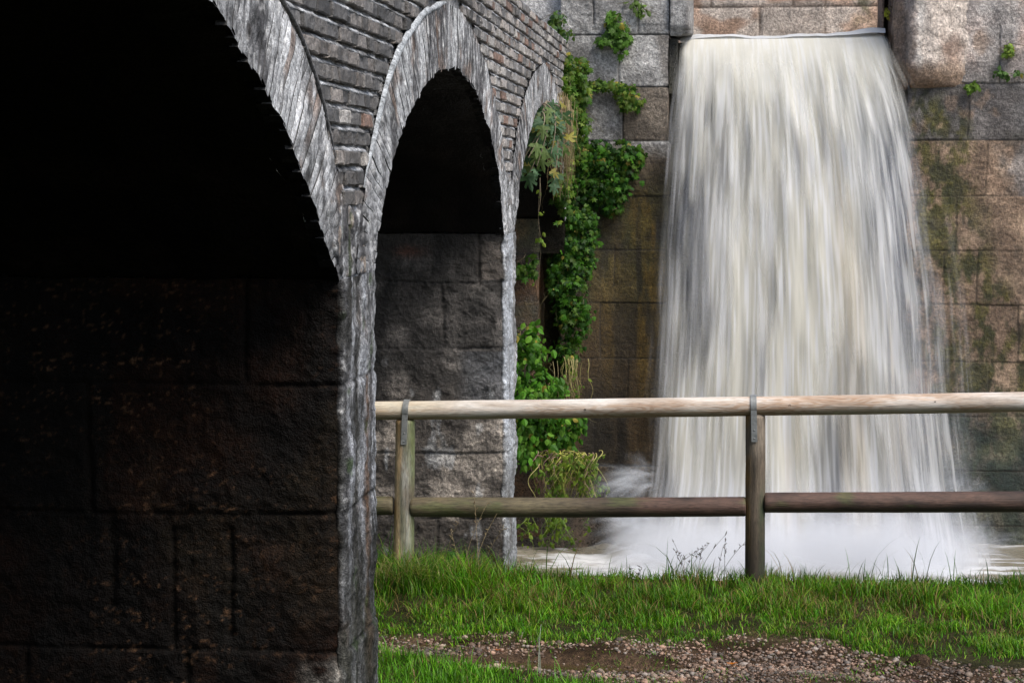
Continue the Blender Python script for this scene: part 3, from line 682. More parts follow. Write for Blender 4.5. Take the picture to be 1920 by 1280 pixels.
# foot of the dam under the climbers
def foot_col(X, Y, Z, side, jn): return mixc((.03, .024, .018), (.085, .06, .04), sst(-.4, .4, fbm(X * 5, Z * 5, 0, 4, 520)))
def foot():
    xs = np.arange(-3.2, -.45, .02); ss = np.linspace(0, 1, 60); S, X = np.meshgrid(ss, xs)
    Y = 17.14 + .62 * sst(.35, 1, S) + .12 * fbm(X * 2.5, S * 3, 0, 4, 530) + .10 * S; Z = -1.5 + 1.15 * S + .10 * fbm(X * 2, S * 2, 5, 4, 531) - .3 * sst(-1.0, -.5, X) * S
    npmesh('footing', np.stack([X, Y, Z], -1), grid_faces(len(xs), 60), M_dark, dam, foot_col(X, Y, Z, 0, 0))
foot()

# ------------------------------------------------------------------ waterfall
LIP = 3.42
def edgeL(z): return np.interp(z, [-1.2, -1.06, -.85, -.4, .49, 1.62, 2.31, 2.96, 3.30, 3.5], [-.80, -.78, -.70, -.62, -.56, -.51, -.455, -.41, -.385, -.37])
def edgeR(z): return np.interp(z, [-1.2, -.93, -.36, .34, 1.14, 1.86, 2.49, 3.0, 3.3, 3.44], [2.22, 2.17, 2.06, 1.97, 1.91, 1.81, 1.71, 1.59, 1.50, 1.45])
fall = bpy.data.objects.new('waterfall', None); fall.location = (.6, 17.2, -1.06); COL.objects.link(fall); bpy.context.view_layer.update()
tag(fall, 'silky cream and blue grey curtain of water dropping from the dam sill into the pool', 'waterfall', kind='structure')

def lipf(X): return LIP - .025 + .016 * fbm(X * 3, X * 0, 0, 3, 600) + .035 * sst(.6, 1.35, X) + .012 * gauss(X - .12, .10) - .02 * sst(-.2, -.4, X)
def curtain(name, layer, nu=620, nv=240):
    u = np.linspace(0, 1, nu); s = np.linspace(0, 1, nv)
    Uu, S = np.meshgrid(u, s, indexing='ij')
    # path: short run over the rounded sill, then the parabola
    z = LIP - 4.55 * (S ** 1.25)
    z = z + (lipf(-.385 + 1.845 * Uu) - LIP) * sst(.12, 0, S)
    drop = np.maximum(0, LIP - z)
    Y = 17.97 - 1.27 * np.sqrt(drop / 4.5)
    L, R = edgeL(z) + layer[0] * sst(.02, .25, S), edgeR(z) - layer[1] * sst(.02, .25, S)
    X = L + (R - L) * Uu
    # water strands: fine across, long down; they wander a little as they fall
    wv = Uu + .012 * fbm(S * 1.5, Uu * 4, 2, 2, 601 + layer[4])
    k = 1 + .0 * S
    big = fbm(wv * 7, S * 3.4 + layer[4], 1, 3, 610 + layer[4], .5)
    med = fbm(wv * 30, S * 6.5, 3, 3, 620 + layer[4])
    fine = fbm(wv * 120, S * 9.0, 5, 3, 630 + layer[4])
    Y = Y + layer[2] + (.075 * big + .010 * med) * sst(0, .25, S) + .0 * X
    dens = np.where(Uu < .3, .35, .95) * big + .60 * np.clip((Uu - .3) * 4, -1, 0) * 0 + .42 * med + .20 * fine
    dens = (.35 + .60 * sst(.08, .40, Uu)) * big + .42 * med + .20 * fine
    dn = sst(-.5, .5, dens)
    low = sst(.02, .45, S)
    ed = np.minimum(Uu, 1 - Uu)
    cream = np.array((.66, .645, .575)); white = np.array((.78, .80, .85)); blue = np.array((.27, .30, .38)); tan = np.array((.66, .58, .45))
    c = mixc(np.tile(cream, (nu, nv, 1)), white, sst(-.1, .5, fine + .5 * med) * (.35 + .4 * low))
    c = mixc(c, blue, sst(.12, -.40, dens) * (.13 + .58 * low))
    c = mixc(c, tan, sst(.25, .6, fbm(wv * 22, S * 1.1, 9, 3, 640)) * .6 * low)
    c = mixc(c, blue * 1.25, sst(.66, .90, Uu + .08 * med + .04 * big) * .72 * sst(.1, .35, S) * sst(.35, -.1, fine + .5 * med))
    c = mixc(c, blue * 1.2, sst(.12, .0, Uu + .05 * med) * .35 * sst(.05, .3, S))
    c = mixc(c, white, sst(.80, .97, S) * .7)
    a = layer[3][0] + (layer[3][1] - layer[3][0]) * dn
    a = a * (1 - .35 * low * sst(.1, -.5, big)) 
    a = mixc_s(a, .985, sst(.16, .0, S) * (layer[5]))
    a = np.maximum(a, sst(.86, 1, S) * .8)
    # torn edges
    er = .06 + .05 * fbm(S * 9, Uu * 0, 3, 3, 650) + .12 * S
    erR = .03 + .42 * low * (1 + .3 * fbm(S * 5, Uu * 0, 3, 3, 651))
    a = a * (1 - (1 - sst(0, 1, np.clip(Uu / er, 0, 1))) * (1 - .30 * sst(-.2, .5, fine)))
    a = a * (1 - (1 - np.clip((1 - Uu) / erR, 0, 1) ** .7) * (1 - .5 * sst(-.35, .4, fine + .5 * med)))
    a = a * sst(0, .03, Uu) * sst(1, .96, Uu)
    if layer[5] < .5: a = a * sst(.02, .2, S)
    if layer[4] == 120: a = a * sst(.35, .75, S) * .7
    c4 = np.concatenate([c, np.clip(a, 0, 1)[..., None]], -1)
    return npmesh(name, np.stack([X, Y, z], -1), grid_faces(nu, nv, flip=True), M_fall, fall, c4)
def mixc_s(a, b, t): return a * (1 - t) + b * t
curtain('water_sheet', (.03, .05, .10, (.55, 1.0), 0, 1.0))
curtain('water_sheet', (.0, .0, -.02, (.0, .85), 40, 0.0))
curtain('water_sheet', (-.04, -.10, -.12, (-.35, .75), 80, 0.0))
curtain('water_sheet', (-.09, -.20, -.05, (-.5, .55), 120, 0.0))

# water gliding over the sill, upstream of the lip
def glide():
    xs = np.linspace(-.365, 1.44, 200); yy = np.linspace(0, 1, 70); X, T = np.meshgrid(xs, yy, indexing='ij')
    Y = 17.955 + 2.06 * T ** 1.5
    Z = lipf(X) + (.026 + .014 * fbm(X * 4, X * 0, 2, 3, 664)) * sst(0, .07, T) + .018 * sst(.9, 1.4, X) * sst(0, .12, T) + .010 * fbm(X * 7, Y * 9, 0, 3, 660) * sst(0, .05, T)
    c = mixc(np.tile(np.array((.46, .45, .41)), (200, 70, 1)), (.60, .62, .65), sst(.22, .02, T + .08 * fbm(X * 9, T * 6, 0, 3, 662)) * .85)
    c4 = np.concatenate([c, np.ones((200, 70, 1))], -1)
    npmesh('sill_water', np.stack([X, Y, Z], -1), grid_faces(200, 70, flip=True), M_fall, fall, c4)
glide()

# splash fans where the water hits ledges and the pool
def spray(name, cx, cy, cz, w, h, n, ang, seed, dens=.5, length=.3):
    r = np.random.RandomState(seed); mb = MB()
    for i in range(n):
        x = cx + r.uniform(-w, w); y = cy + r.uniform(-.15, .15); z = cz + r.uniform(-.05, .12) * h
        a = math.radians(ang + r.normal(0, 24)); L = length * r.uniform(.4, 1.2); wd = r.uniform(.015, .055)
        t = np.linspace(0, 1, 9); px = x + math.cos(a) * L * t; pz = z + math.sin(a) * L * t - .5 * L * t * t * .9; py = y - .12 * t
        tx, tz = np.gradient(px), np.gradient(pz); l = np.hypot(tx, tz); nx, nzz = -tz / l, tx / l
        ww = wd * (.35 + 1.1 * t); rows = []
        for s in (-1, -.5, 0, .5, 1): rows.append(np.stack([px + nx * ww * s, py + .02 * (1 - s * s), pz + nzz * ww * s], -1))
        V = np.stack(rows, 1)
        al = (np.array([0, .6, 1, .6, 0])[None] * (sst(0, .2, t) * sst(1, .35, t))[:, None]) * dens * r.uniform(.4, 1)
        c = np.concatenate([np.tile(np.array((.78, .82, .88)), (9, 5, 1)), al[..., None]], -1)
        mb.add(V.reshape(-1, 3), grid_faces(9, 5), c.reshape(-1, 4))
    mb.build(name, M_fall, fall)
spray('splash', -.60, 16.8, -.42, .12, .9, 110, 165, 5, .10, .42)
spray('splash', -.60, 16.75, -.85, .14, 1.2, 120, 135, 6, .13, .50)
spray('splash', 1.90, 16.85, -.46, .30, .5, 90, 80, 7, .12, .20)
spray('splash', 2.08, 16.75, -1.0, .20, 1.2, 120, 60, 8, .13, .42)

# foam piled at the foot
def mist(name, x0, x1, y0, y1, z0, z1, density):
    V = np.array([(x, y, z) for x in (x0, x1) for y in (y0, y1) for z in (z0, z1)])
    m, nt, out = nmat('spray_mist'); pv = N(nt, 'ShaderNodeVolumePrincipled'); pv.inputs['Color'].default_value = (.84, .86, .90, 1); pv.inputs['Anisotropy'].default_value = .1
    tc = N(nt, 'ShaderNodeTexCoord'); mp = N(nt, 'ShaderNodeMapping'); nt.links.new(tc.outputs['Generated'], mp.inputs['Vector'])
    sep = N(nt, 'ShaderNodeSeparateXYZ'); nt.links.new(tc.outputs['Generated'], sep.inputs[0])
    # falls off upward and towards every side
    def fall1(sock, lo, hi):
        r = N(nt, 'ShaderNodeMapRange', interpolation_type='SMOOTHSTEP'); nt.links.new(sock, r.inputs['Value']); r.inputs['From Min'].default_value = lo; r.inputs['From Max'].default_value = hi; return r.outputs[0]
    no = noise(nt, tc.outputs['Object'], 2.6, 4, .6)
    hz = N(nt, 'ShaderNodeMath', operation='MULTIPLY_ADD'); nt.links.new(no, hz.inputs[0]); hz.inputs[1].default_value = -.9; nt.links.new(sep.outputs[2], hz.inputs[2])
    f = [fall1(hz.outputs[0], .30, -.45), fall1(sep.outputs[0], 0, .22), fall1(sep.outputs[0], 1, .75), fall1(sep.outputs[1], 0, .3), fall1(sep.outputs[1], 1, .8)]
    cur = f[0]
    for g in f[1:]:
        k = N(nt, 'ShaderNodeMath', operation='MULTIPLY'); nt.links.new(cur, k.inputs[0]); nt.links.new(g, k.inputs[1]); cur = k.outputs[0]
    k = N(nt, 'ShaderNodeMath', operation='MULTIPLY'); nt.links.new(cur, k.inputs[0]); k.inputs[1].default_value = density
    nt.links.new(k.outputs[0], pv.inputs['Density']); nt.links.new(pv.outputs[0], out.inputs['Volume'])
    o = npmesh(name, V, BOXF, m, None, None, smooth=False); return o
ms = mist('spray_mist', -1.0, 2.30, 15.75, 17.3, -1.05, -.45, 6.0)
tag(ms, 'white spray mist billowing over the pool at the foot of the waterfall', 'mist', kind='stuff')

# ------------------------------------------------------------------ pool
def pool():
    xs = np.concatenate([np.linspace(-30, -3.3, 30)[:-1], np.arange(-3.3, 6, .022), np.linspace(6, 30, 30)[1:]]); yy = np.concatenate([np.arange(10.9, 15, .05), np.arange(15, 18.3, .022)])
    X, Y = np.meshgrid(xs, yy, indexing='ij')
    dx = np.maximum(0, np.maximum((-.6 - X) * 1.5, (X - 1.8) * 1.8)); dyy = np.maximum(0, 16.6 - Y); dist = np.hypot(dx, dyy * .8)
    w = fbm(X * 3, Y * 5, 0, 4, 700) * .02 + fbm(X * 9, Y * 16, 2, 3, 701) * .008
    Z = -1.06 + w * (1 + 2.5 * sst(1.0, 0, dist)) + .03 * sst(.6, .1, dist)
    f = sst(.48, .05, dist + .45 * fbm(X * 2.2, Y * 6, 0, 4, 703)) 
    f2 = sst(.22, .5, fbm(X * 2.4 + 1.5 * fbm(X, Y, 0, 2, 9), Y * 8, 3, 4, 705) + .35 * sst(2.0, .3, dist)) * sst(3.2, 1.0, dist)
    brown = mixc((.16, .145, .11), (.24, .22, .175), sst(-.3, .4, fbm(X * 2, Y * 4, 0, 3, 708)))
    c = mixc(brown, (.68, .70, .74), np.maximum(f, f2 * .7))
    m, nt, out = nmat('pool_water'); p = N(nt, 'ShaderNodeBsdfPrincipled'); at = N(nt, 'ShaderNodeAttribute', attribute_name='Col')
    nt.links.new(at.outputs['Color'], p.inputs['Base Color']); p.inputs['Roughness'].default_value = .25
    tc = N(nt, 'ShaderNodeTexCoord'); b = N(nt, 'ShaderNodeBump'); b.inputs['Distance'].default_value = .01; nt.links.new(noise(nt, tc.outputs['Object'], 14, 4, .6), b.inputs['Height']); nt.links.new(b.outputs[0], p.inputs['Normal'])
    nt.links.new(p.outputs[0], out.inputs[0])
    o = npmesh('water', np.stack([X, Y, Z], -1), grid_faces(len(xs), len(yy), flip=True), m, None, c)
    tag(o, 'muddy brown pool streaked with white foam below the waterfall', 'pool', kind='structure')
pool()

# ------------------------------------------------------------------ ground
def gz(X, Y):
    """height of the bank"""
    X = np.asarray(X, float); Y = np.asarray(Y, float)
    edge = 10.64 + .10 * fbm(X * 1.3, 0 * X, 0, 3, 800)
    z = .012 * fbm(X * 1.8, Y * 1.8, 0, 4, 801) + .03 * sst(9.6, 10.5, Y) * 0
    z = z - .030 * sst(.35, .0, np.abs(Y - gravel_mid(X)))
    z = z - .028 * sst(1.15, .55, np.hypot((X + .72) / .55, (Y - 8.80) / .12) + .35 * fbm(X * 4, Y * 9, 0, 3, 803)) - .02 * sst(1.1, .5, np.hypot((X + 1.28) / .16, (Y - 9.12) / .05))
    z = z - 1.6 * sst(edge - .02, edge + .55, Y)
    return z
def gravel_far(X): return np.interp(X, [-3, -1.6, -1.2, -.8, -.3, .14, .5, .85, 1.35, 2.2, 4], [9.45, 9.32, 9.2, 9.12, 9.1, 9.32, 9.22, 8.95, 8.75, 8.6, 8.6])
def gravel_near(X): return np.interp(X, [-3, -1.6, -1.3, -1.05, -.8, -.45, -.2, .3, 1, 4], [8.95, 8.9, 8.80, 8.62, 8.55, 8.40, 8.2, 7.6, 6.5, 5.5])
def gravel_mid(X): return .5 * (gravel_far(X) + np.maximum(gravel_near(X), gravel_far(X) - .7))
def grass_w(X, Y):
    n = .20 * fbm(X * 4, Y * 5, 0, 4, 810, .6)
    g = np.maximum(sst(-.10, .10, Y + n - gravel_far(X)), sst(.08, -.10, Y + n - gravel_near(X)))
    return g
GX = np.concatenate([[-400, -200, -80, -30, -12], np.arange(-6, 6, .03), [12, 30, 80, 200, 400]])
GY = np.concatenate([[-400, -150, -50, -15, -4, 2], np.arange(6.5, 12.3, .03), [13, 15, 17.6, 18.42]])
X, Y = np.meshgrid(GX, GY, indexing='ij'); Z = gz(X, Y)
gw = grass_w(X, Y)
soil = mixc((.030, .018, .009), (.085, .055, .034), sst(-.4, .4, fbm(X * 6, Y * 6, 0, 4, 820)))
soil = mixc(soil, (.018, .026, .005), gw * .7)
npg = npmesh('ground', np.stack([X, Y, Z], -1), grid_faces(len(GX), len(GY), flip=True), M_ground, None, soil)
tag(npg, 'grassy river bank with a strip of gravel path', 'ground', kind='structure')
X, Y = np.meshgrid([-400, -100, -20, -9, 0, 9, 20, 100, 400], [18.42, 20.5, 30, 80, 600], indexing='ij')
o = npmesh('terrain', np.stack([X, Y, np.where((Y < 20.8), 2.6, 3.2) + 0 * X], -1), grid_faces(9, 5, flip=True), M_ground, None, np.tile(np.array((.05, .06, .025)), (9, 5, 1)))
tag(o, 'higher land behind the dam', 'terrain', kind='structure')
V = np.array([(-400, 18.42, -1.7), (400, 18.42, -1.7), (400, 18.42, 2.6), (-400, 18.42, 2.6)]); 

# muddy water in the rut
pm, nt, out = nmat('puddle_water'); p = N(nt, 'ShaderNodeBsdfPrincipled'); p.inputs['Base Color'].default_value = (.050, .034, .016, 1); p.inputs['Roughness'].default_value = .08
nt.links.new(p.outputs[0], out.inputs[0])
t = np.linspace(0, 2 * math.pi, 90, endpoint=False)
rr = 1 + .25 * fbm(np.cos(t) * 2, np.sin(t) * 2, 0, 3, 840)
for (cx, cy, ax, ay) in [(-.75, 8.80, .55, .13), (-1.28, 9.12, .16, .05)]:
    pz_ = float(gz(cx, cy)) + .010; px, py = cx + 1.15 * ax * rr * np.cos(t), cy + 1.3 * ay * rr * np.sin(t)
    V = np.concatenate([np.stack([px, py, 0 * px + pz_], -1), [(cx, cy, pz_)]]); F = np.stack([np.arange(90), (np.arange(90) + 1) % 90, np.full(90, 90)], -1)
    o = npmesh('puddle', V, F, pm, None, None)
    tag(o, 'shallow brown puddle in the wheel rut' if ax > .3 else 'small muddy hollow in the gravel by the pier', 'puddle', kind='structure')

# ------------------------------------------------------------------ gravel
def gravel():
    ico = [(0, 0, -1), (.7236, -.5257, -.4472), (-.2764, -.8506, -.4472), (-.8944, 0, -.4472), (-.2764, .8506, -.4472), (.7236, .5257, -.4472), (.2764, -.8506, .4472), (-.7236, -.5257, .4472), (-.7236, .5257, .4472), (.2764, .8506, .4472), (.8944, 0, .4472), (0, 0, 1)]
    fa = [(0, 1, 2), (1, 0, 5), (0, 2, 3), (0, 3, 4), (0, 4, 5), (1, 5, 10), (2, 1, 6), (3, 2, 7), (4, 3, 8), (5, 4, 9), (1, 10, 6), (2, 6, 7), (3, 7, 8), (4, 8, 9), (5, 9, 10), (6, 10, 11), (7, 6, 11), (8, 7, 11), (9, 8, 11), (10, 9, 11)]
    ico = np.array(ico); fa = np.array(fa); r = np.random.RandomState(3)
    n = 52000; X = r.uniform(-2.6, 3.0, n); Y = r.uniform(7.9, 9.7, n)
    g = grass_w(X, Y); dens = fbm(X * 3.5, Y * 6, 0, 3, 850)
    pud = ((X + .75) / .62) ** 2 + ((Y - 8.80) / .17) ** 2 < 1
    keep = (r.uniform(0, 1, n) < (1 - g) * sst(-.45, .15, dens + .12)) & ~(pud & (r.uniform(0, 1, n) < .85))
    X, Y = X[keep], Y[keep]; n = len(X); Z = gz(X, Y)
    s = r.lognormal(math.log(.0053), .45, n).clip(.0025, .020)
    sc3 = np.stack([s * r.uniform(.8, 1.4, n), s * r.uniform(.8, 1.3, n), s * r.uniform(.5, .9, n)], -1)
    a = r.uniform(0, 6.28, n)
    V = ico[None] * sc3[:, None] * r.uniform(.78, 1.15, (n, 12, 1))
    c, sn = np.cos(a)[:, None], np.sin(a)[:, None]
    Vx = V[..., 0] * c - V[..., 1] * sn; Vy = V[..., 0] * sn + V[..., 1] * c
    V = np.stack([Vx + X[:, None], Vy + Y[:, None], V[..., 2] + (Z + s * .25)[:, None]], -1)
    pal = np.array([(.44, .30, .23), (.34, .23, .17), (.50, .41, .34), (.24, .17, .13), (.54, .39, .31), (.16, .13, .11), (.36, .33, .31), (.13, .10, .08)])
    c = pal[r.randint(0, len(pal), n)] * np.array((.86, .80, .74)) * r.uniform(.5, 1.1, (n, 1)) * (.5 + .4 * sst(-.4, .3, fbm(X * 3, Y * 5, 2, 3, 855)))[:, None]
    C = np.repeat(c[:, None], 12, 1)
    F = (fa[None] + (np.arange(n) * 12)[:, None, None]).reshape(-1, 3)
    o = npmesh('gravel', V.reshape(-1, 3), F, M_peb, None, C.reshape(-1, 3))
    tag(o, 'pinkish and grey gravel scattered along the wheel track', 'gravel', kind='stuff')
gravel()

# ------------------------------------------------------------------ grass
def blades(X, Y, Z, H, W, C, lean, r, seg=4, tipc=None):
    n = len(X); t = np.linspace(0, 1, seg + 1)
    a = r.uniform(0, 6.28, n); dx, dy = np.cos(a), np.sin(a); b = a + math.pi / 2 + r.uniform(-.5, .5, n)
    px, py = np.cos(b), np.sin(b)
    bend = lean * H
    cx = X[:, None] + dx[:, None] * bend[:, None] * t ** 2; cy = Y[:, None] + dy[:, None] * bend[:, None] * t ** 2
    cz = Z[:, None] + H[:, None] * (t - .25 * np.minimum(lean, 1.6)[:, None] * t ** 3)
    w = W[:, None] * (1 - t ** 1.6) * .5 * (.75 + .5 * t)
    L = np.stack([cx - px[:, None] * w, cy - py[:, None] * w, cz], -1); R = np.stack([cx + px[:, None] * w, cy + py[:, None] * w, cz + .15 * w], -1)
    V = np.concatenate([L[:, :-1], R[:, :-1], L[:, -1:]], 1)      # seg + seg + 1
    k = 2 * seg + 1; F = []
    for i in range(seg - 1): F.append((i, i + seg, i + seg + 1, i + 1))
    F = np.array(F); tri = np.array([(seg - 1, 2 * seg - 1, 2 * seg)])
    off = (np.arange(n) * k)[:, None, None]
    tip = C * 1.25 if tipc is None else tipc
    Cv = C[:, None] * (1 - t[None, :-1, None]) + tip[:, None] * t[None, :-1, None]
    Cv = np.concatenate([Cv, Cv, tip[:, None]], 1)
    return V.reshape(-1, 3), (F[None] + off).reshape(-1, 4), (tri[None] + off).reshape(-1, 3), Cv.reshape(-1, 3)

def grass():
    r = np.random.RandomState(5); parts = []
    def batch(n, x0, x1, y0, y1, hf, wsc, wfun, leanr=(.2, 1.1), pal=None, brown=.08):
        X = r.uniform(x0, x1, n); Y = r.uniform(y0, y1, n); keep = r.uniform(0, 1, n) < wfun(X, Y)
        X, Y = X[keep], Y[keep]; m = len(X); H = hf(X, Y) * r.uniform(.5, 1.25, m); W = wsc * r.uniform(.6, 1.4, m)
        p = np.array([(.040, .132, .003), (.020, .078, .002), (.066, .172, .006), (.050, .105, .004), (.105, .175, .012)]) if pal is None else pal
        C = p[r.randint(0, len(p), m)] * r.uniform(.65, 1.7, (m, 1)) * (1 + .5 * fbm(X * 2.4, Y * 2.4, 0, 3, 860) + .5 * fbm(X * 10, Y * 10, 0, 2, 865))[:, None]
        br = r.uniform(0, 1, m) < brown * (1 + 4.5 * gauss(X - .5, .35) * gauss(Y - 9.95, .2) + 3.5 * sst(.1, .5, fbm(X * 2.2, Y * 4, 3, 3, 861)))
        C[br] = np.array((.17, .12, .045)) * r.uniform(.5, 1.3, (br.sum(), 1))
        parts.append(blades(X, Y, gz(X, Y) - .004, H, W, C, r.uniform(*leanr, m), r))
    mott = lambda X, Y: .18 + .82 * sst(-.3, .2, fbm(X * 7, Y * 7, 0, 3, 862))
    def hmain(X, Y):
        h = .040 + .050 * sst(9.3, 10.2, Y) - .008 * sst(10.3, 10.8, Y)
        return h * (1 + 1.15 * fbm(X * 5, Y * 5, 1, 4, 863, .65)) + .10 * sst(.55, .0, X + 1.4) * sst(9.8, 10.4, Y) * (.5 + .5 * sst(-.3, .3, fbm(X * 6, Y * 6, 3, 2, 867)))
    # bank beyond the gravel
    batch(100000, -2.7, 3.0, 9.0, 11.12, hmain, .0048, lambda X, Y: grass_w(X, Y) * mott(X, Y))
    batch(12000, 3.0, 6.0, 8.4, 11.1, hmain, .006, lambda X, Y: grass_w(X, Y) * mott(X, Y))
    # brow of the bank, longer and darker
    batch(9000, -2.7, 6.0, 10.5, 10.9, lambda X, Y: .085 + .04 * vn(X * 6, Y), .0045, lambda X, Y: .5 + .5 * mott(X, Y), (.1, .8),
          np.array([(.03, .085, .010), (.045, .11, .012), (.02, .055, .008)]), .06)
    batch(480, -1.2, 3.4, 10.4, 10.85, lambda X, Y: .15 + .12 * sst(-.1, .4, vn(X * 5, X * 0)), .0065, lambda X, Y: .7 + 0 * X, (.15, .9), np.array([(.03, .085, .012), (.05, .10, .014)]), .1)
    # in front of the gravel
    batch(42000, -2.7, 1.2, 7.7, 9.1, lambda X, Y: .060 * (1 + .5 * fbm(X * 4, Y * 4, 0, 2, 864)), .0042, lambda X, Y: sst(.05, -.16, Y - gravel_near(X) + .08 * fbm(X * 5, Y * 5, 0, 3, 866)) * (.5 + .5 * mott(X, Y)),
          (.2, 1.0), np.array([(.055, .17, .005), (.035, .12, .004), (.09, .21, .010), (.03, .085, .004)]), .04)
    batch(900, -2.0, 1.2, 7.9, 8.9, lambda X, Y: .12 + 0 * X, .005, lambda X, Y: sst(.05, -.16, Y - gravel_near(X)), (.2, .9), np.array([(.07, .18, .018), (.05, .13, .012)]), .05)
    # thin tufts in the gravel and at lower right
    batch(26000, -1.7, 3.0, 7.9, 9.7, lambda X, Y: .028 + 0 * X, .0035, lambda X, Y: sst(-.05, .45, fbm(X * 4, Y * 6, 0, 4, 868) + .25 * sst(.25, .0, np.abs(Y - gravel_far(X)))) * .7, (.4, 1.4))
    # thatch: dead straw lying low
    batch(26000, -2.7, 3.2, 9.2, 11.0, lambda X, Y: .03 + 0 * X, .003, lambda X, Y: grass_w(X, Y) * sst(-.2, .5, fbm(X * 3, Y * 4, 5, 3, 869)), (1.2, 3.0), np.array([(.10, .07, .025), (.16, .12, .05), (.06, .045, .02)]), .0)
    # coarse cover away from the picture
    batch(14000, -8, 9, 2, 8, lambda X, Y: .06 + 0 * X, .012, lambda X, Y: (grass_w(X, Y)) * 1.0)
    nv = np.cumsum([0] + [len(p[0]) for p in parts])
    V = np.concatenate([p[0] for p in parts]); Q = np.concatenate([p[1] + o for p, o in zip(parts, nv)]); T = np.concatenate([p[2] + o for p, o in zip(parts, nv)]); C = np.concatenate([p[3] for p in parts])
    o = npmesh('grass', V, [Q, T], M_grass, None, C)
    tag(o, 'wet green grass covering the river bank', 'grass', kind='stuff')
grass()

# ------------------------------------------------------------------ tubes
def tube(mb, pts, rad, c, sides=6):
    P = np.asarray(pts, float); n = len(P); rad = np.broadcast_to(np.asarray(rad, float), (n,))
    T = np.gradient(P, axis=0); T /= np.linalg.norm(T, axis=1)[:, None] + 1e-9
    up = np.array((0, 0, 1.0)) if abs(T[:, 2]).mean() < .8 else np.array((1.0, 0, 0))
    A = np.cross(T, up); A /= np.linalg.norm(A, axis=1)[:, None] + 1e-9; B = np.cross(A, T)
    a = np.linspace(0, 2 * math.pi, sides, endpoint=False)
    V = P[:, None] + (A[:, None] * np.cos(a)[None, :, None] + B[:, None] * np.sin(a)[None, :, None]) * rad[:, None, None]
    i = np.arange(n - 1)[:, None] * sides + np.arange(sides)[None]; j = np.arange(n - 1)[:, None] * sides + ((np.arange(sides) + 1) % sides)[None]
    F = np.stack([i, j, j + sides, i + sides], -1).reshape(-1, 4)
    mb.add(V.reshape(-1, 3), F, c)

# ------------------------------------------------------------------ fence
FY = 10.5
fence = thing('rail_fence', 'round log rail fence with steel straps standing on the grass in front of the waterfall', 'fence', (0, FY, 0))
def log(name, p0, p1, r0, r1, colf, mat, seed=0, chamfer=.006, sides=40, bow=0.0, notch=None):
    p0, p1 = np.array(p0, float), np.array(p1, float); Lg = np.linalg.norm(p1 - p0); T = (p1 - p0) / Lg
    k = max(30, int(Lg / .02)); s = np.linspace(0, 1, k)
    s = np.concatenate([[0, chamfer / Lg], s[1:-1], [1 - chamfer / Lg, 1]]); k = len(s)
    up = np.array((0, 0, 1.0)) if abs(T[2]) < .8 else np.array((0, -1.0, 0))
    A = np.cross(T, up); A /= np.linalg.norm(A); B = np.cross(A, T)
    a = np.linspace(0, 2 * math.pi, sides, endpoint=False); S, AA = np.meshgrid(s, a, indexing='ij')
    R = r0 + (r1 - r0) * S; R = R * (1 + .035 * fbm(S * Lg * 2.5, np.cos(AA) * .8 + 5, np.sin(AA) * .8, 3, 900 + seed) + .012 * fbm(S * Lg * 10, np.cos(AA) * 3, np.sin(AA) * 3, 2, 905 + seed))
    e = np.minimum(S, 1 - S) * Lg; R = R - np.where(e < chamfer * .5, chamfer, 0)
    ctr = p0 + (p1 - p0) * S[..., None] + B * (bow * np.sin(S * math.pi))[..., None]
    V = ctr + A * (np.cos(AA) * R)[..., None] + B * (np.sin(AA) * R)[..., None]
    c = colf(V[..., 0], V[..., 1], V[..., 2], S, AA)
    G = np.stack([S * Lg * 1.5 + seed * 3.7, np.cos(AA) * .55, np.sin(AA) * .55], -1).reshape(-1, 3)
    V = V.reshape(-1, 3); c = c.reshape(-1, 3)
    i = np.arange(k - 1)[:, None] * sides + np.arange(sides)[None]; j = np.arange(k - 1)[:, None] * sides + ((np.arange(sides) + 1) % sides)[None]
    F = np.stack([i, i + sides, j + sides, j], -1).reshape(-1, 4)
    n = len(V); V = np.concatenate([V, [p0, p1]]); c = np.concatenate([c, c[:1] * .7, c[-1:] * .7]); G = np.concatenate([G, G[:1], G[-1:]])
    aa = np.arange(sides); bb = (aa + 1) % sides; e0 = (k - 1) * sides
    tri = np.concatenate([np.stack([aa, bb, np.full(sides, n)], -1), np.stack([bb + e0, aa + e0, np.full(sides, n + 1)], -1)])
    o = npmesh(name, V, [F[:, ::-1], tri[:, ::-1]], mat, fence, c)
    at = o.data.attributes.new('grain', 'FLOAT_VECTOR', 'POINT'); at.data.foreach_set('vector', G.astype(np.float32).ravel())
    return o
def toprail_col(X, Y, Z, S, A):
    c = mixc((.38, .325, .27), (.53, .505, .465), sst(-.4, .3, fbm(X * 3, Z * 20, 0, 3, 910)))
    und = sst(.1, -.9, np.sin(A))            # browner and darker towards the underside
    c = mixc(c, (.17, .15, .08), und * .75)
    return mixc(c, (.52, .47, .34), sst(-1.3, -1.7, X) * .6 * (1 - und))  # left end paler: light through the arch painted onto the rail
def low_col(X, Y, Z, S, A):
    c = mixc((.085, .070, .038), (.15, .125, .07), sst(-.4, .4, fbm(X * 4, Z * 20, 0, 3, 912)))
    red = mixc((.028, .015, .010), (.105, .058, .042), sst(-.35, .35, fbm(X * 3, Z * 14, 2, 4, 913)))
    c = mixc(c, red, sst(-1.1, -.3, X)); c = mixc(c, (.07, .10, .02), sst(.25, .6, fbm(X * 6, Z * 20, 4, 3, 914)) * .5)
    return mixc(c, (.03, .022, .015), sst(-.2, -.9, np.sin(A)) * .7) * .78
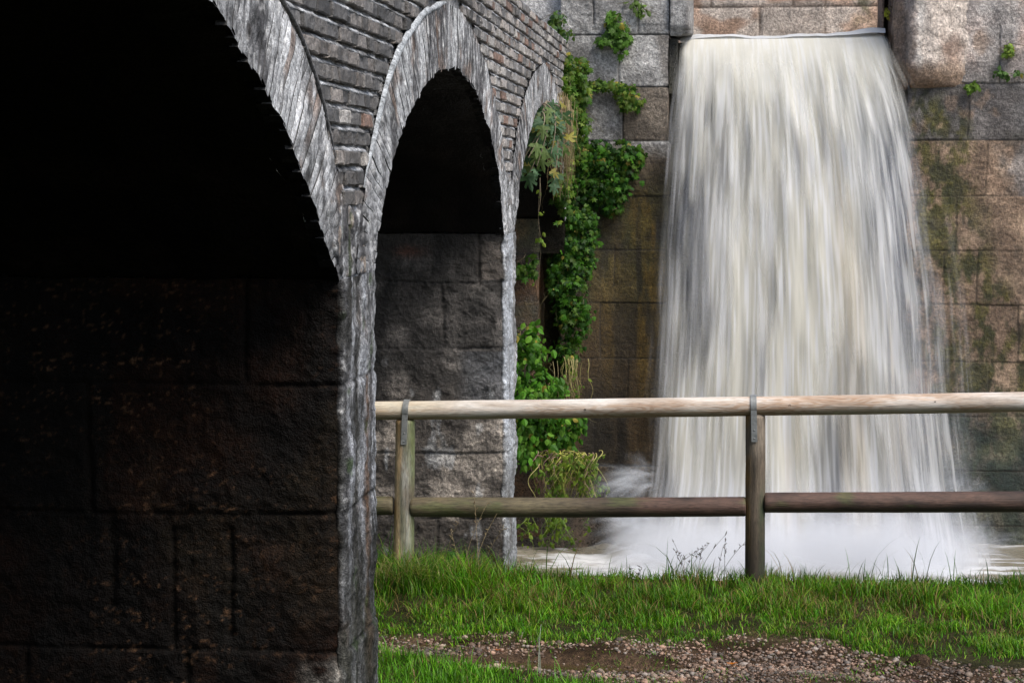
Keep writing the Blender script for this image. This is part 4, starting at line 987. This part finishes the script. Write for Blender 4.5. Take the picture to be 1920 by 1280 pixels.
# stations on the fence line
def railz(x): return np.interp(x, [-2.6, -1.83, .178, 1.58, 2.4], [.895, .908, .957, .999, 1.02])
log('top_rail', (-2.75, FY, float(railz(-2.75))), (-1.664, FY, .912), .050, .050, toprail_col, M_wood, 1)
log('top_rail', (-1.661, FY, .912), (2.12, FY, 1.012), .050, .053, toprail_col, M_wood, 2, bow=-.004)
log('lower_rail', (-2.75, FY, .37), (-1.735, FY, .395), .052, .051, low_col, M_wood2, 3)
log('lower_rail', (-1.640, FY, .390), (.150, FY, .423), .054, .052, low_col, M_wood2, 4, bow=-.004)
log('lower_rail', (.247, FY, .445), (2.02, FY, .482), .054, .056, low_col, M_wood2, 5)
def post1_col(X, Y, Z, S, A):
    c = mixc((.40, .26, .12), (.58, .42, .24), sst(-.4, .4, fbm(X * 20, Z * 3, 0, 3, 920)))  # warm tan left side: light through the arch painted into the wood
    grey = mixc((.14, .145, .10), (.30, .30, .26), sst(-.3, .4, fbm(X * 30, Z * 4, 3, 3, 921)))
    c = mixc(c, grey, sst(-1.700, -1.675, X - (.85 - Z) * .0 + .014 * fbm(Z * 4, X * 0, 0, 2, 925)))
    c = mixc(c, (.09, .12, .03), sst(-1.655, -1.625, X) * .8)
    return mixc(c, (.08, .06, .04), gauss(Z - .45, .10) * sst(-1.70, -1.64, X) * .8)
def post2_col(X, Y, Z, S, A):
    c = mixc((.040, .030, .020), (.12, .092, .065), sst(-.4, .4, fbm(X * 26, Z * 2.5, 0, 3, 930)))
    c = mixc(c, (.30, .25, .195), sst(.62, .80, Z + .08 * fbm(X * 20, Z * 3, 1, 2, 935)) * .6 * sst(.15, .2, X))
    c = mixc(c, (.25, .135, .022), sst(.190, .160, X) * sst(-.5, .1, fbm(Z * 4, X * 9, 0, 3, 931)) * .7)
    c = mixc(c, (.028, .055, .022), sst(.205, .235, X) * sst(.7, .45, Z) * sst(-.5, .2, fbm(X * 12, Z * 5, 2, 3, 933)) * .8)
    return mixc(c, (.025, .017, .010), sst(.5, .1, Z) * .6)
log('post', (-1.687, FY, -.25), (-1.668, FY, .862), .056, .052, post1_col, M_wood2, 6, chamfer=.008)
log('post', (.204, FY, -.25), (.196, FY, .915), .053, .052, post2_col, M_wood2, 7, chamfer=.012)
log('post', (2.07, FY, -.25), (2.07, FY, .96), .053, .052, post2_col, M_wood2, 8, chamfer=.012)
def strap(x, zr, zl, tilt=0.0):
    """steel strap over the rail, its two legs screwed to the post"""
    R = .0545; w = .0155; pts = []
    for z in np.linspace(zl, zr - .02, 8): pts.append((-R - .001, z))
    for a in np.linspace(200, -20, 24): pts.append((math.cos(math.radians(a)) * (R + .002), zr + math.sin(math.radians(a)) * (R + .002)))
    for z in np.linspace(zr - .02, zl, 8)[1:]: pts.append((R + .001, z))
    P = np.array(pts); T = np.gradient(P, axis=0); T /= np.hypot(*T.T)[:, None]; Nn = np.stack([-T[:, 1], T[:, 0]], 1)
    n = len(P); V = []
    for sx in (-1, 1):
        for th in (0, .0035):
            q = P + Nn * th; lean = (q[:, 1] - zr) * tilt
            V.append(np.stack([x + sx * w + lean, FY + q[:, 0], q[:, 1]], -1))
    V = np.stack(V, 1).reshape(-1, 3); F = []
    for i in range(n - 1):
        b = i * 4
        for (a, c) in ((0, 1), (1, 3), (3, 2), (2, 0)): F.append((b + a, b + c, b + 4 + c, b + 4 + a))
    F += [(0, 2, 3, 1), ((n - 1) * 4, (n - 1) * 4 + 1, (n - 1) * 4 + 3, (n - 1) * 4 + 2)]
    o = npmesh('strap', V, np.array(F), M_metal, fence, None, smooth=False)
    for dz in (.018, .062):
        m2 = MB(); a = np.linspace(0, 2 * math.pi, 12, endpoint=False)
        xx = x + (zl + dz - zr) * tilt; yy = FY - R - .0045
        rings = [(.0045, 0), (.0045, -.0015), (.003, -.0026), (.0003, -.003)]
        V = np.concatenate([np.stack([xx + r * np.cos(a), 0 * a + yy + d, zl + dz + r * np.sin(a)], -1) for r, d in rings])
        i = np.arange(3)[:, None] * 12 + np.arange(12)[None]; j = np.arange(3)[:, None] * 12 + ((np.arange(12) + 1) % 12)[None]
        m2.add(V, np.stack([i, j, j + 12, i + 12], -1).reshape(-1, 4), (.3, .3, .3))
        s = m2.build('screw', M_metal, None); s.data.transform(Matrix.Translation(-Vector(fence.location))); s.parent = o
def knot(x, z, r0=.0065):
    a = np.linspace(0, 2 * math.pi, 14, endpoint=False); V = np.concatenate([np.stack([x + r0 * k * np.cos(a), 0 * a + FY - .0525 + (1 - k) * .002, z + r0 * .8 * k * np.sin(a)], -1) for k in (1, .6, .1)])
    i = np.arange(2)[:, None] * 14 + np.arange(14)[None]; j = np.arange(2)[:, None] * 14 + ((np.arange(14) + 1) % 14)[None]
    npmesh('knot', V, np.stack([i, j, j + 14, i + 14], -1).reshape(-1, 4), M_stem, fence, np.tile(np.array((.035, .025, .018)), (42, 1)))
knot(-.70, float(railz(-.70)) - .002); knot(.372, float(railz(.372)) + .006); knot(1.12, float(railz(1.12)) + .012, .004)
strap(-1.661, .912, .735, .045); strap(.186, .957, .775, -.03); strap(2.07, 1.012, .83)

# ------------------------------------------------------------------ plants
LEAF = {
 'ovate': np.array([(0, 0), (-.28, .25), (-.34, .5), (-.2, .8), (0, 1.05), (.2, .8), (.34, .5), (.28, .25)]),
 'lobed': np.array([(0, 0), (-.25, .02), (-.55, .25), (-.3, .42), (-.5, .78), (-.17, .68), (0, 1.1), (.17, .68), (.5, .78), (.3, .42), (.55, .25), (.25, .02)]),
 'fig': np.array([(0, 0), (-.12, .12), (-.42, .05), (-.62, .3), (-.38, .36), (-.18, .42), (-.46, .72), (-.36, .9), (-.13, .62), (-.14, .95), (0, 1.25), (.14, .95), (.13, .62), (.36, .9), (.46, .72), (.18, .42), (.38, .36), (.62, .3), (.42, .05), (.12, .12)]),
}
def leaves(mb, P, Dn, size, C, shape, r, droop=.15):
    """P leaf bases, Dn outward normals; leaf blades folded along the midrib"""
    L = LEAF[shape]; k = len(L); n = len(P)
    Nn = Dn + r.normal(0, .45, (n, 3)); Nn /= np.linalg.norm(Nn, axis=1)[:, None]
    down = np.tile(np.array((0, 0, -1.0)), (n, 1)) + r.normal(0, .55, (n, 3))
    T = down - Nn * (down * Nn).sum(1)[:, None]; T /= np.linalg.norm(T, axis=1)[:, None]; B = np.cross(Nn, T)
    s = size * r.uniform(.35, 1.55, n)
    Lx, Ly = L[:, 0], L[:, 1]
    fold = r.uniform(.1, .5, n)
    H = -np.abs(Lx)[None] * fold[:, None] - droop * (Ly ** 2)[None]
    H = H + np.sin(Ly * 6)[None] * .03
    V = P[:, None] + (B[:, None] * Lx[None, :, None] + T[:, None] * Ly[None, :, None] + Nn[:, None] * H[..., None]) * s[:, None, None]
    mid = P + (T * .45 + Nn * (-droop * .2)) * s[:, None]
    V = np.concatenate([V, mid[:, None]], 1)
    i = np.arange(k); F = np.stack([i, (i + 1) % k, np.full(k, k)], -1)
    F = (F[None] + (np.arange(n) * (k + 1))[:, None, None]).reshape(-1, 3)
    Cv = np.repeat(C[:, None], k + 1, 1) * r.uniform(.9, 1.1, (n, k + 1, 1))
    mb.add(V.reshape(-1, 3), F, Cv.reshape(-1, 3))
GREEN = np.array([(.024, .082, .006), (.010, .040, .004), (.038, .115, .008), (.052, .105, .010)])
def plant(name, label, cat, blobs, n, size, shape='lobed', pal=GREEN, seed=0, stems=14, yellow=.015, group=None, stemcol=(.10, .085, .04), thick=.13, nd=(0, -1, .35), hang=.0):
    r = np.random.RandomState(1000 + seed); B = np.array(blobs, float)     # x, y, z, rx, rz
    th = thing(name, label, cat, (B[0, 0], B[0, 1], B[0, 2] - B[0, 4]), group)
    area = B[:, 3] * B[:, 4]; pick = r.choice(len(B), n, p=area / area.sum())
    a = r.uniform(0, 6.28, n); q = np.sqrt(r.uniform(0, 1, n)); b = B[pick]
    X = b[:, 0] + np.cos(a) * q * b[:, 3]; Z = b[:, 2] + np.sin(a) * q * b[:, 4]
    # keep clumps, leave gaps
    keep = fbm(X * 9, Z * 9, seed, 3, 950) > -.10 - .45 * r.uniform(0, 1, n)
    far = r.uniform(0, 1, n) < .10; X = np.where(far, b[:, 0] + (X - b[:, 0]) * 1.35, X); Z = np.where(far, b[:, 2] + (Z - b[:, 2]) * 1.3, Z); keep &= ~((q > .75) & (r.uniform(0, 1, n) < .5))
    X, Z, b, q = X[keep], Z[keep], b[keep], q[keep]; n = len(X)
    bulge = thick * np.sqrt(np.clip(1 - q * q, 0, 1)) * (1 + .8 * fbm(X * 9, Z * 9, 2, 2, 951 + seed))
    Y = b[:, 1] - bulge * r.uniform(.1, 1.0, n)
    C = pal[r.randint(0, len(pal), n)] * r.uniform(.55, 1.5, (n, 1))
    yl = r.uniform(0, 1, n) < yellow; C[yl] = np.array((.26, .22, .04)) * r.uniform(.6, 1.2, (yl.sum(), 1))
    D = np.tile(np.array(nd, float), (n, 1)); D[:, 0] += (X - b[:, 0]) / b[:, 3] * .4
    mb = MB(); leaves(mb, np.stack([X, Y, Z], -1), D, size, C, shape, r)
    ms = MB()
    for i in range(stems):
        bb = B[r.randint(len(B))]; t = np.linspace(0, 1, 16)
        x0 = bb[0] + r.uniform(-.9, .9) * bb[3]; z0 = bb[2] + r.uniform(.3, 1.0) * bb[4]; Lg = r.uniform(.6, 1.6) * bb[4] + hang
        px = x0 + np.cumsum(r.normal(0, .010, 16)) + r.uniform(-.16, .16) * t; pz = z0 - Lg * t; py = bb[1] - thick * .6 * np.sin(t * 3.1) * r.uniform(.2, 1.2) + .01 * np.sin(t * 7)
        tube(ms, np.stack([px, py, pz], -1), .0028 * (1 - .6 * t), np.array(stemcol) * r.uniform(.7, 1.4), 5)
        if stems <= 30: ms.build('stem', M_stem, th); ms = MB()
    if stems > 30: ms.build('stem', M_stem, th)
    mb.build('foliage', M_leaf, th, smooth=False)
    return th
WY = DY - .03
plant('ivy', 'dense dark green ivy mat on the dam beside the waterfall, below the pale patched block', 'ivy',
      [(-1.10, WY, 2.30, .25, .20), (-.88, WY, 2.34, .16, .16), (-1.12, WY, 2.05, .18, .16), (-.97, WY, 2.06, .16, .14), (-.83, WY, 2.22, .12, .16), (-1.26, WY, 2.2, .14, .3), (-.95, WY, 1.90, .10, .06), (-.72, WY, 2.36, .06, .10)], 3000, .042, 'lobed', seed=1)
plant('ivy', 'ivy climbing in the corner where the bridge meets the dam, above the pale patched block', 'ivy',
      [(-1.27, 17.55, 2.88, .13, .16), (-1.25, 17.5, 2.62, .11, .18), (-1.05, WY, 2.97, .20, .05), (-1.22, 17.5, 3.1, .08, .12), (-.85, WY, 2.92, .10, .07), (-.80, WY, 2.82, .10, .08), (-1.3, 17.5, 2.4, .1, .15), (-1.31, 17.0, 2.72, .07, .30), (-1.34, 17.1, 2.2, .08, .35), (-1.30, 17.2, 3.05, .06, .18)], 2300, .045, 'lobed', pal=np.array([(.06, .12, .014), (.035, .09, .010), (.10, .15, .02)]), seed=2, yellow=.03)
plant('wall_plant', 'round leafy tuft growing from the top joint of the dam, left of the gate pillar', 'plant',
      [(-.90, WY, 3.42, .11, .13), (-.86, WY, 3.28, .07, .07), (-1.0, WY, 3.36, .10, .05), (-.95, WY, 3.55, .05, .08)], 420, .045, 'lobed', pal=np.array([(.07, .15, .02), (.05, .115, .014)]), seed=3, stems=6, thick=.1)
plant('wall_plant', 'thin weed at the top of the dam between the leafy tuft and gate pillar', 'plant', [(-.74, WY, 3.66, .06, .08), (-.68, WY, 3.60, .05, .04)], 70, .04, 'ovate', pal=np.array([(.08, .13, .03)]), seed=4, stems=3, thick=.05)
plant('fern', 'feathery weed growing on the end of the bridge parapet against the dam', 'fern', [(-1.42, 17.45, 3.52, .08, .09), (-1.38, 17.45, 3.40, .12, .05), (-1.5, 17.35, 3.45, .06, .06)], 260, .04, 'ovate', pal=np.array([(.05, .10, .03), (.07, .12, .02)]), seed=5, stems=8, thick=.06)
plant('climbing_plant', 'tall column of hanging green creeper on the dam wall above the bare stems', 'climber',
      [(-1.33, 17.42, 1.62, .17, .32), (-1.20, 17.45, 1.72, .15, .20), (-1.22, 17.45, 1.45, .16, .18), (-1.30, 17.42, 1.18, .15, .22), (-1.24, 17.42, .88, .12, .20), (-1.42, 17.4, 1.3, .10, .18), (-1.32, 17.42, .62, .10, .14), (-1.28, 17.4, .98, .16, .2)],
      3000, .042, 'lobed', seed=6, stems=30, hang=.1)
plant('bush', 'bright green leafy bush at the water edge just behind the narrow bridge pier', 'bush',
      [(-1.68, 17.15, .55, .22, .26), (-1.58, 17.1, .20, .25, .26), (-1.45, 17.15, .02, .22, .22), (-1.70, 17.1, -.12, .22, .24), (-1.42, 17.2, .32, .14, .12), (-1.80, 17.1, .78, .12, .12), (-1.60, 17.15, .82, .08, .10), (-1.3, 17.2, .05, .16, .2)],
      3000, .055, 'ovate', pal=np.array([(.055, .16, .012), (.035, .11, .010), (.09, .20, .02)]), seed=7, stems=20, thick=.28)
plant('climbing_plant', 'small creeper patch on the dark orange wall behind the narrow pier, above the bush', 'climber', [(-1.72, 17.18, 1.35, .14, .08), (-1.62, 17.2, 1.42, .06, .10)], 130, .05, 'lobed', seed=8, stems=4, thick=.06)

def hanging(name, label, cat, cx, cy, cz, w, L, n, col, seed, curl=.03, rad=.0028, foliage=0, size=.03, mound=0.0):
    """bundle of limp hanging stems"""
    r = np.random.RandomState(2000 + seed); th = thing(name, label, cat, (cx, cy, cz - L)); ms = MB(); tips = []
    for i in range(n):
        t = np.linspace(0, 1, 22); x0 = cx + r.normal(0, w * .5); l = L * r.uniform(.45, 1.05); ph = r.uniform(0, 6.28)
        px = x0 + r.normal(0, w * .35) * t + curl * np.sin(t * r.uniform(4, 11) + ph) * t ** .5; pz = cz + mound * np.sin(np.minimum(t * 3.2, 3.14)) * r.uniform(.2, 1) - l * t ** (1.4 if mound else 1); py = cy + r.uniform(-.06, .02) - .10 * np.sin(t * 3) * (1 if mound else .4) + curl * .6 * np.cos(t * 8 + ph)
        c = np.array(col[r.randint(len(col))]) * r.uniform(.7, 1.25); pz = pz + (r.uniform(-.16, .08) if n > 100 else r.uniform(-.03, .03))
        P = np.stack([px, py, pz], -1); tube(ms, P, rad * (1 - .6 * t) * r.uniform(.7, 1.3), c, 5); tips.append(P[r.randint(4, 22, 3)])
        if n < 30: ms.build('stem', M_stem, th); ms = MB()
    if n >= 30: ms.build('stem', M_stem, th)
    if foliage:
        P = np.concatenate(tips); P = P[r.randint(0, len(P), foliage)] + r.normal(0, .02, (foliage, 3)); mb = MB()
        leaves(mb, P, np.tile(np.array((0, -1, .3)), (foliage, 1)), size, np.array([(.13, .19, .02), (.09, .16, .02)])[r.randint(0, 2, foliage)] * r.uniform(.7, 1.3, (foliage, 1)), 'ovate', r)
        mb.build('foliage', M_leaf, th, smooth=False)
    return th
straw = [(.30, .26, .10), (.22, .20, .07), (.36, .30, .15)]
hanging('vine', 'bundle of bare pale stems hanging under the tall creeper column', 'vine', -1.27, 17.30, .58, .12, .48, 26, straw, 1, .02, .003, 60)
hanging('vine', 'tangled yellow green mound of limp vines spilling over the footing by the splash', 'vine', -1.28, 17.02, -.22, .24, .46, 90, [(.30, .30, .06), (.20, .24, .04), (.36, .33, .12), (.24, .15, .12)], 2, .05, .0040, 700, .035, .10)
hanging('vine', 'sparse green vine trailing to the water below the tangled mound', 'vine', -1.40, 16.98, -.72, .16, .34, 22, [(.16, .22, .04), (.10, .17, .03)], 3, .04, .0035, 160, .035)
hanging('dry_grass', 'withered brown grass hanging from the bridge end beside the fig branch', 'grass', -1.29, 16.4, 2.78, .09, .66, 170, [(.26, .20, .10), (.18, .13, .06), (.34, .28, .17)], 4, .015, .0022)
hanging('vine', 'single thin leafy vine strand hanging from the fig branch in front of the dark arch', 'vine', -1.47, 16.3, 2.15, .01, .95, 2, [(.10, .08, .05)], 5, .015, .003, 14, .035)

# fig branch growing out of the ring of the far arch
def fig():
    r = np.random.RandomState(77); th = thing('fig_branch', 'fig branch with large grey green lobed leaves drooping off the bridge beside the far arch', 'plant', (-1.3, 15.0, 2.2)); ms = MB(); P = []; D = []
    for i in range(24):
        t = np.linspace(0, 1, 14); x0, y0, z0 = -1.31, 14.95 + r.uniform(-.25, .45), 2.74 - r.uniform(0, .12)
        ex, ez = r.uniform(-.24, .06), -r.uniform(.12, .62)
        px = x0 + ex * t + .06 * np.sin(t * 3.1) + .06 * t; py = y0 - .25 * t; pz = z0 + .04 * np.sin(t * 3) + ez * t ** 1.3
        Q = np.stack([px, py, pz], -1); tube(ms, Q, .006 * (1 - .6 * t), np.array((.16, .13, .09)) * r.uniform(.7, 1.3), 6)
        k = r.randint(7, 13); ii = r.randint(3, 14, k); P.append(Q[ii] + r.normal(0, .02, (k, 3))); D.append(np.tile(np.array((.3, -1, .5)), (k, 1)))
    ms.build('stem', M_stem, th); P = np.concatenate(P); D = np.concatenate(D); mb = MB(); n = len(P)
    C = np.array([(.075, .14, .075), (.055, .11, .055), (.10, .15, .05), (.20, .18, .04)])[r.choice(4, n, p=[.4, .35, .17, .08])] * r.uniform(.7, 1.3, (n, 1))
    leaves(mb, P, D, .075, C, 'fig', r, .2); mb.build('foliage', M_leaf, th, smooth=False)
fig()
# weeds on the right wall
plant('wall_plant', 'yellow green weed in the upright joint of the pink stone, upper right', 'plant', [(2.46, WY, 3.25, .035, .07)], 60, .04, 'lobed', pal=np.array([(.14, .20, .03), (.09, .15, .02)]), seed=9, stems=3, thick=.05)
plant('wall_plant', 'low spreading weed at the foot of the upright joint, far right', 'plant', [(2.40, WY, 3.06, .05, .03), (2.52, WY, 3.05, .07, .04)], 80, .04, 'ovate', pal=np.array([(.06, .12, .03)]), seed=10, stems=3, thick=.05)
plant('wall_plant', 'little weed rooted in the joint under the pink stone beside the buttress', 'plant', [(2.16, WY, 2.95, .06, .035)], 55, .035, 'lobed', pal=np.array([(.09, .16, .02)]), seed=11, stems=3, thick=.05)
plant('wall_plant', 'yellowish weed growing by the gate groove above the sill', 'plant', [(1.45, 18.0, 3.62, .02, .05)], 18, .035, 'ovate', pal=np.array([(.22, .22, .03)]), seed=12, stems=2, thick=.03)

# ------------------------------------------------------------------ single plants of the bank
def seedgrass(name, label, x, y, n, h, seed, spread=.12, col=((.10, .09, .05), (.13, .10, .07)), heads=True, lean=.35):
    r = np.random.RandomState(3000 + seed); z0 = float(gz(x, y)); th = thing(name, label, 'grass', (x, y, z0)); ms = MB(); mh = MB()
    for i in range(n):
        t = np.linspace(0, 1, 12); H = h * r.uniform(.55, 1.1); lx = r.normal(0, lean) * H; ly = r.normal(0, .15) * H; bx = x + r.uniform(-spread, spread)
        P = np.stack([bx + lx * t ** 1.8, y + r.uniform(-.03, .03) + ly * t ** 2, z0 + H * t], -1); c = np.array(col[r.randint(len(col))]) * r.uniform(.7, 1.3)
        tube(ms, P, .0016 * (1 - .5 * t), c, 4)
        if heads:
            for k in range(r.randint(5, 10)):
                q = P[-1] + (P[-1] - P[-3]) * r.uniform(-2.0, .25); d = np.array((r.normal(0, .012), r.normal(0, .008), r.uniform(.006, .02)))
                tube(mh, np.stack([q, q + d * .5, q + d]), np.array((.0012, .0026, .0006)), c * .8, 4)
    ms.build('stalk', M_stem, th)
    if heads: mh.build('seed_head', M_stem, th)
seedgrass('seeding_grass', 'cluster of dark thin seeding grass stalks just left of the middle fence post', -.07, 10.68, 9, .30, 1, .13)
seedgrass('seeding_grass', 'one tall leaning seeding grass stalk left of the dark cluster', -.27, 10.66, 1, .38, 2, .01, lean=.5)
seedgrass('seeding_grass', 'short dark seeding stalk further left over the white foam', -.42, 10.68, 2, .20, 3, .03)
seedgrass('seeding_grass', 'pale brown seeding stalks right of the leaning fence post before the pier', -1.38, 10.35, 6, .42, 4, .16, ((.22, .17, .09), (.18, .13, .07)))
seedgrass('seeding_grass', 'pair of pale upright stalks rising in front of the gravel', -.77, 8.55, 3, .24, 5, .012, ((.30, .33, .26),), False, .05)
def dry_tuft():
    r = np.random.RandomState(55); x, y = -1.60, 10.25; th = thing('dry_grass_tuft', 'tuft of bent straw coloured grass at the foot of the leaning fence post', 'grass', (x, y, 0)); n = 230
    X = x + r.normal(0, .09, n); Y = y + r.normal(0, .07, n); C = np.array([(.32, .27, .13), (.20, .17, .07), (.13, .15, .04)])[r.randint(0, 3, n)] * r.uniform(.7, 1.2, (n, 1))
    V, Q, T, Cv = blades(X, Y, gz(X, Y), r.uniform(.10, .26, n), r.uniform(.003, .006, n), C, r.uniform(.4, 1.9, n), r, 6)
    o = npmesh('blades', V, [Q, T], M_grass, th, Cv)
dry_tuft()
def dock(name, label, x, y, n, size, seed, h=.1):
    r = np.random.RandomState(4000 + seed); z0 = float(gz(x, y)); th = thing(name, label, 'plant', (x, y, z0)); mb = MB(); ms = MB(); P = []
    for i in range(n):
        t = np.linspace(0, 1, 6); q = np.array((x + r.normal(0, .06), y + r.normal(0, .05), z0 + h * r.uniform(.5, 1.2)))
        tube(ms, np.array((x, y, z0)) * (1 - t[:, None]) + q * t[:, None], .002, (.07, .13, .03), 5); P.append(q)
        mb = MB(); leaves(mb, q[None], np.array([(0, -.5, .9)]), size, np.array([(.04, .13, .025), (.07, .17, .03)])[r.randint(0, 2, 1)], 'ovate', r); mb.build('leaf', M_leaf, th, smooth=False)
        ms.build('stem', M_stem, th); ms = MB()
dock('broadleaf_weed', 'broad leaved dark green weed in the grass before the bridge pier', -1.42, 10.62, 9, .095, 1, .12)
dock('broadleaf_weed', 'two leaved pale green weed standing at the brow of the bank against the brown pool', -.72, 10.70, 4, .06, 2, .13)
dock('broadleaf_weed', 'tiny upright weed on the brow of the bank next to the pier foot', -1.20, 10.70, 5, .03, 3, .10)

def fallen_leaf(name, label, x, y, s, c, seed):
    r = np.random.RandomState(seed); th = thing(name, label, 'leaf', (x, y, 0)); mb = MB()
    V = [(0, 0, 0)]; L = LEAF['lobed']; z = float(gz(x, y)) + .016
    P = np.stack([x + L[:, 0] * s, y + (L[:, 1] - .5) * s * .8, z + .25 * s * np.abs(L[:, 0]) + r.uniform(0, .15 * s, len(L))], -1)
    V = np.concatenate([P, [(x, y, z)]]); k = len(L); F = np.stack([np.arange(k), (np.arange(k) + 1) % k, np.full(k, k)], -1)
    mb.add(V, F, np.array(c)); mb.build('blade', M_leaf, th, smooth=False)
    ms = MB(); tube(ms, [(x, y - .4 * s, z), (x + .01, y - .7 * s, z + .004), (x + .03, y - s, z)], .0012, np.array(c) * .6, 5); ms.build('stalk', M_stem, th)
fallen_leaf('fallen_leaf', 'bright orange fallen leaf lying on the gravel', .07, 8.80, .05, (.50, .16, .015), 1)
fallen_leaf('fallen_leaf', 'small rusty leaf in the wet gravel at the edge of the puddle', -1.0, 8.98, .03, (.28, .08, .02), 2)
fallen_leaf('fallen_leaf', 'dark purple leaf on the gravel at lower right', .86, 8.60, .04, (.09, .03, .05), 3)
def clod():
    th_ = []; n = 24; a = np.linspace(0, 2 * math.pi, 40, endpoint=False); b = np.linspace(0, math.pi / 2, 14); A, B = np.meshgrid(a, b, indexing='ij')
    R = 1 + .35 * fbm(np.cos(A) * 3, np.sin(A) * 3, B * 2, 4, 5)
    x, y = .90, 8.90; V = np.stack([x + .055 * R * np.cos(A) * np.cos(B), y + .045 * R * np.sin(A) * np.cos(B), float(gz(x, y)) - .004 + .040 * R * np.sin(B)], -1)
    i = np.arange(40)[:, None] * 14 + np.arange(13)[None]; j = ((np.arange(40) + 1) % 40)[:, None] * 14 + np.arange(13)[None]
    o = npmesh('earth_clod', V, np.stack([i, j, j + 1, i + 1], -1).reshape(-1, 4), M_ground, None, np.tile(np.array((.06, .04, .025)), (40, 14, 1)))
    tag(o, 'dark crumbly clod of earth on the gravel at lower right', 'earth clod')
clod()
